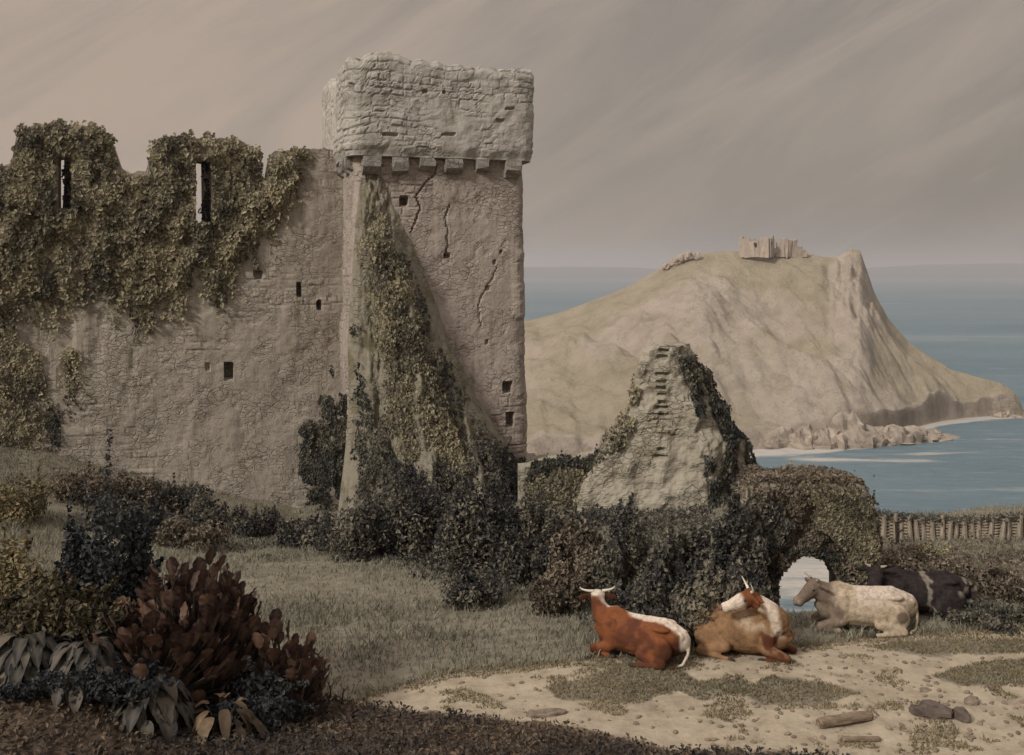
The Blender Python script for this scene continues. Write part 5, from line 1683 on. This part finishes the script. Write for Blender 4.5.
    for sd in (-1, 1):
        r0 = hp(-.02, sd * .09, .08)
        pth = bez(r0, hp(-.04, sd * (.09 + horn[0] * .9), .08 + horn[1] * .2), hp(.0, sd * (.09 + horn[0]), .08 + horn[1]), 8)
        v, f = tube_mesh([(pth, .034, .008)], 8)
        child('horn', v, f, M[horn_c])
        v, f = rock_mesh(hp(.145, sd * .135, .0), (.026, .018, .024), 8, 1, .02)
        child('eye', v, f, M['eye'])
    for sd in (-1, 1):
        v, f = rock_mesh((-.10, sd * .61, .05), (.09, .055, .05), 8, 2, .08)
        child('hoof', v, f, M['hoof'])
        if leg_out and leg_out[0] == sd:
            v, f = rock_mesh((1.47, sd * .36, .05), (.09, .055, .05), 8, 2, .08)
        else:
            v, f = rock_mesh((.46, sd * .37, .05), (.09, .055, .05), 8, 2, .08)
        child('hoof', v, f, M['hoof'])
    v, f = rock_mesh(hp(.545, 0, -.055), (.035, .07, .055), 8, 4, .06)
    child('nose', v, f, M['hoof'] if label.startswith('black') else M['nose'])
    return t

M['nose'] = plain('nose_leather', (0.12, 0.08, 0.065), (0.22, 0.15, 0.12), 20, 0.5, 0.1)

RUST, RUSTD = np.array([.20, .068, .026]), np.array([.10, .034, .018])
WHITE, CREAM = np.array([.62, .52, .42]), np.array([.43, .35, .25])
TAN, BLACK, DUN = np.array([.25, .145, .075]), np.array([.018, .017, .019]), np.array([.105, .08, .062])
def mixc(a, b, f):
    return a * (1 - f[:, None]) + b * f[:, None]

def coat_rust(co, ha, hs, hu, hd):
    x, y, z = co.T
    n = fbm(x * 2.5, y * 2.5, z * 2.5, 301)
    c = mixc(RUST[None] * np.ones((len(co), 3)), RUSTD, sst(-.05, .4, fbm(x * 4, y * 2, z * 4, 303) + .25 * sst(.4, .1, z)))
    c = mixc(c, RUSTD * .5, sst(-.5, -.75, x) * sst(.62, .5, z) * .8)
    dors = sst(.16, .06, np.abs(y + .12) - .18 * sst(.4, -.8, x) + .12 * n) * sst(.72, .78, z + .06 * sst(.2, -.8, x))
    c = mixc(c, WHITE, dors)
    c = mixc(c, WHITE, sst(-.98, -1.06, x) * .9)
    c = mixc(c, WHITE, hd * sst(.0, .05, hu + .02) * 1.0)
    c = mixc(c, RUSTD * .6, hd * (np.abs(hs) > .13) * (hu < .06) * 1.0)
    return c

def coat_face(co, ha, hs, hu, hd):
    x, y, z = co.T
    n = fbm(x * 2.2, y * 2.2, z * 2.2, 311)
    c = mixc(TAN[None] * np.ones((len(co), 3)), TAN * .7, sst(0, .4, fbm(x * 4, y * 4, z * 4, 313)))
    c = mixc(c, np.array([.42, .33, .23]), sst(-.1, .2, n - .1) * sst(.5, .75, z) * sst(-.2, .2, x))
    band = sst(.14, .05, np.abs((x - .72) + .25 * (z - .8) + .08 * n)) * sst(.45, .6, z)
    c = mixc(c, WHITE, band * (1 - hd))
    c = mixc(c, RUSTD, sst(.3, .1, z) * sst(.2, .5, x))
    c = mixc(c, RUSTD, sst(.12, .25, n) * sst(.25, .5, x) * (1 - hd) * sst(.75, .6, z))
    c = mixc(c, WHITE * .95, sst(-.98, -1.06, x) * .9)
    face = hd * sst(.12, .2, ha)
    c = mixc(c, RUST * .8, hd * 1.0)
    c = mixc(c, WHITE, face)
    c = mixc(c, BLACK + .03, hd * sst(.05, .02, np.hypot(ha - .14, hu)) * (np.abs(hs) > .08) * .7)
    return c

def coat_cream(co, ha, hs, hu, hd):
    x, y, z = co.T
    n = fbm(x * 2.4, y * 2.4, z * 2.4, 321)
    c = mixc(CREAM[None] * np.ones((len(co), 3)), CREAM * np.array([.72, .68, .62]), sst(0, .4, fbm(x * 5, y * 5, z * 5, 323)))
    c = mixc(c, WHITE * .85, sst(.55, .8, z) * sst(.3, .1, x))
    c = mixc(c, DUN * 1.6, sst(.08, .22, n) * sst(.3, .6, x))
    c = mixc(c, DUN * 1.6, sst(.5, .75, x + .3 * n) * .8)
    c = mixc(c, DUN * 1.2, sst(.16, .09, np.hypot(x + .72, z - .42) + .05 * n) * .9)
    c = mixc(c, DUN * 1.5 + .03 * n[:, None], sst(-.1, 0.0, ha) * hd)
    c = mixc(c, np.array([.30, .245, .18]), hd * sst(.38, .5, ha) * .6)
    return c

def coat_black(co, ha, hs, hu, hd):
    x, y, z = co.T
    n = fbm(x * 2.0, y * 2.0, z * 2.0, 331)
    c = BLACK[None] * np.ones((len(co), 3))
    pale = np.array([.30, .27, .21])
    c = mixc(c, pale * .8, sst(.07, .02, np.abs(x + .12 + .5 * n + .15 * (z - .5))) * .8)
    c = mixc(c, pale * .7, sst(.02, .16, n - .05) * sst(-.3, -.5, x) * sst(.45, .6, z))
    c = mixc(c, BLACK, hd * 1.0)
    return c

def cow_at(px, row):
    y = gy(row, px)
    x = (px - CX) / F * y
    return (x, y, hz(x, y) - .03)

c1 = cow_at(638, 655)
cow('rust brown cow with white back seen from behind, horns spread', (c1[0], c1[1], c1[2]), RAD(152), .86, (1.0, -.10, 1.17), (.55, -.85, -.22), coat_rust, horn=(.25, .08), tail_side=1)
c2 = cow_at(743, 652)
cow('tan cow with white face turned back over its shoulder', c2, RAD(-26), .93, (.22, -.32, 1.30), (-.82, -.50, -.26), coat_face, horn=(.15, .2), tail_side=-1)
c3 = cow_at(862, 627)
cow('cream cow with dun head lying before the arched gap', c3, RAD(176), .93, (1.02, .06, .98), (.80, .34, -.50), coat_cream, horn=(.12, .1), tail_side=1, horn_c='stake')
c4 = cow_at(918, 612)
cow('black cow with pale patches lying behind the cream cow', (c4[0], c4[1], c4[2]), RAD(182), .95, (1.02, .18, 1.02), (.35, .80, -.55), coat_black, horn=(.12, .08), tail_side=1, horn_c='stake')

# ------------------------------------------------------------------ haze
hm = bpy.data.materials.new('haze')
hm.use_nodes = True
nt = hm.node_tree
for n_ in list(nt.nodes):
    if n_.type == 'BSDF_PRINCIPLED':
        nt.nodes.remove(n_)
pv = nd(nt, 'ShaderNodeVolumePrincipled', Density=1.1e-4)
pv.inputs['Color'].default_value = (.86, .87, .90, 1)
pv.inputs['Anisotropy'].default_value = 0.2
nt.links.new(pv.outputs[0], [x for x in nt.nodes if x.type == 'OUTPUT_MATERIAL'][0].inputs['Volume'])
USE_HAZE = True
if USE_HAZE:
    v, f = box((0, 10000, -104), (70000, 62000, 104 + 260))
    tag(mesh('haze', v, f, hm), kind='stuff')

# ------------------------------------------------------------------ sky, sun, camera
w = bpy.data.worlds.new('World')
SC.world = w
w.use_nodes = True
nt = w.node_tree
bg = [n_ for n_ in nt.nodes if n_.type == 'BACKGROUND'][0]
sun_dir = np.array([-0.62, -0.56, 0.55])
sun_dir /= np.linalg.norm(sun_dir)
el = math.asin(sun_dir[2])
az = math.atan2(sun_dir[0], sun_dir[1])
sky = nd(nt, 'ShaderNodeTexSky')
sky.sky_type = 'NISHITA'
sky.sun_disc = False
sky.sun_elevation = el
sky.sun_rotation = az
sky.air_density = 1.5
sky.dust_density = 4.0
tc = nt.nodes.new('ShaderNodeTexCoord')
gen = tc.outputs['Generated']
th_ = RAD(33)
def dotv(vec):
    d = nd(nt, 'ShaderNodeVectorMath', operation='DOT_PRODUCT')
    nt.links.new(gen, d.inputs[0])
    d.inputs[1].default_value = vec
    return d.outputs['Value']
cb = nt.nodes.new('ShaderNodeCombineXYZ')
nt.links.new(math_(nt, 'MULTIPLY', dotv((math.cos(th_), 0, math.sin(th_))), 1.5), cb.inputs[0])
nt.links.new(math_(nt, 'MULTIPLY', dotv((-math.sin(th_), 0, math.cos(th_))), 6.5), cb.inputs[1])
nt.links.new(dotv((0, 1.5, 0)), cb.inputs[2])
# streaked overcast layer
n1 = noise(nt, 1.6, 8, 0.62, vec=cb.outputs[0], dist=0.5)
n2 = noise(nt, 1.5, 6, 0.6, vec=gen, dist=0.3)
sp = nt.nodes.new('ShaderNodeSeparateXYZ')
nt.links.new(gen, sp.inputs[0])
left = maprange(nt, sp.outputs['X'], 0.28, -0.30, 0.0, 1.0)
zen = maprange(nt, sp.outputs['Z'], 0.30, 0.85, 1.0, 3.4)
low = math_(nt, 'MULTIPLY', maprange(nt, sp.outputs['X'], -0.05, 0.25), maprange(nt, sp.outputs['Z'], 0.2, 0.02))
lum = math_(nt, 'ADD', math_(nt, 'MULTIPLY', n1, 0.9), math_(nt, 'ADD', math_(nt, 'MULTIPLY', n2, 0.25), math_(nt, 'MULTIPLY', left, 0.22)))
lum = math_(nt, 'SUBTRACT', lum, math_(nt, 'MULTIPLY', low, 0.10))
cloud = ramp(nt, lum, [(0.36, (2.25, 1.92, 1.60)), (0.54, (2.75, 2.33, 1.95)), (0.68, (3.5, 2.83, 2.31)), (0.84, (4.5, 3.5, 2.75))])
cb2 = nt.nodes.new('ShaderNodeCombineXYZ')
nt.links.new(math_(nt, 'MULTIPLY', dotv((math.cos(th_), 0, math.sin(th_))), 1.6), cb2.inputs[0])
nt.links.new(math_(nt, 'MULTIPLY', dotv((-math.sin(th_), 0, math.cos(th_))), 13.0), cb2.inputs[1])
nt.links.new(dotv((0, 2.0, 0)), cb2.inputs[2])
n5 = noise(nt, 1.5, 9, 0.68, vec=cb2.outputs[0], dist=0.4)
cloud = mix(nt, maprange(nt, n5, 0.56, 0.72, 0, 0.5), cloud, (4.5, 3.5, 2.75))
vm = nd(nt, 'ShaderNodeVectorMath', operation='SCALE')
nt.links.new(cloud, vm.inputs[0])
nt.links.new(zen, vm.inputs['Scale'])
cool = mix(nt, maprange(nt, sp.outputs['Z'], 0.3, 0.8), (1, 1, 1), (0.92, 1.02, 1.2))
skyc = mix(nt, 0.93, sky.outputs[0], mix(nt, 1.0, vm.outputs[0], cool, 'MULTIPLY'))
nt.links.new(skyc, bg.inputs['Color'])
bg.inputs['Strength'].default_value = 0.1

sl = bpy.data.lights.new('sun', 'SUN')
sl.energy = 3.0
sl.angle = RAD(9)
sl.color = (1.0, 0.955, 0.9)
so = bpy.data.objects.new('sun', sl)
so.rotation_euler = Vector(sun_dir).to_track_quat('Z', 'Y').to_euler()
so.location = (-30, -30, 60)
COL.objects.link(so)

cd = bpy.data.cameras.new('camera')
cd.sensor_width = 36
cd.lens = 36
cd.shift_y = -(377.5 - HOR) / 1024.0
cd.clip_start = 0.1
cd.clip_end = 200000
co_ = bpy.data.objects.new('camera', cd)
co_.location = (0, 0, EYE)
co_.rotation_euler = (RAD(90), 0, 0)
COL.objects.link(co_)
SC.camera = co_

SC.view_settings.view_transform = 'Standard'
SC.view_settings.look = 'None'
SC.view_settings.exposure = 0.0
SC.view_settings.gamma = 1.0
SC.view_settings.use_curve_mapping = False
SC.cycles.max_bounces = 6
SC.cycles.diffuse_bounces = 3
SC.cycles.volume_bounces = 0
SC.cycles.use_denoising = True
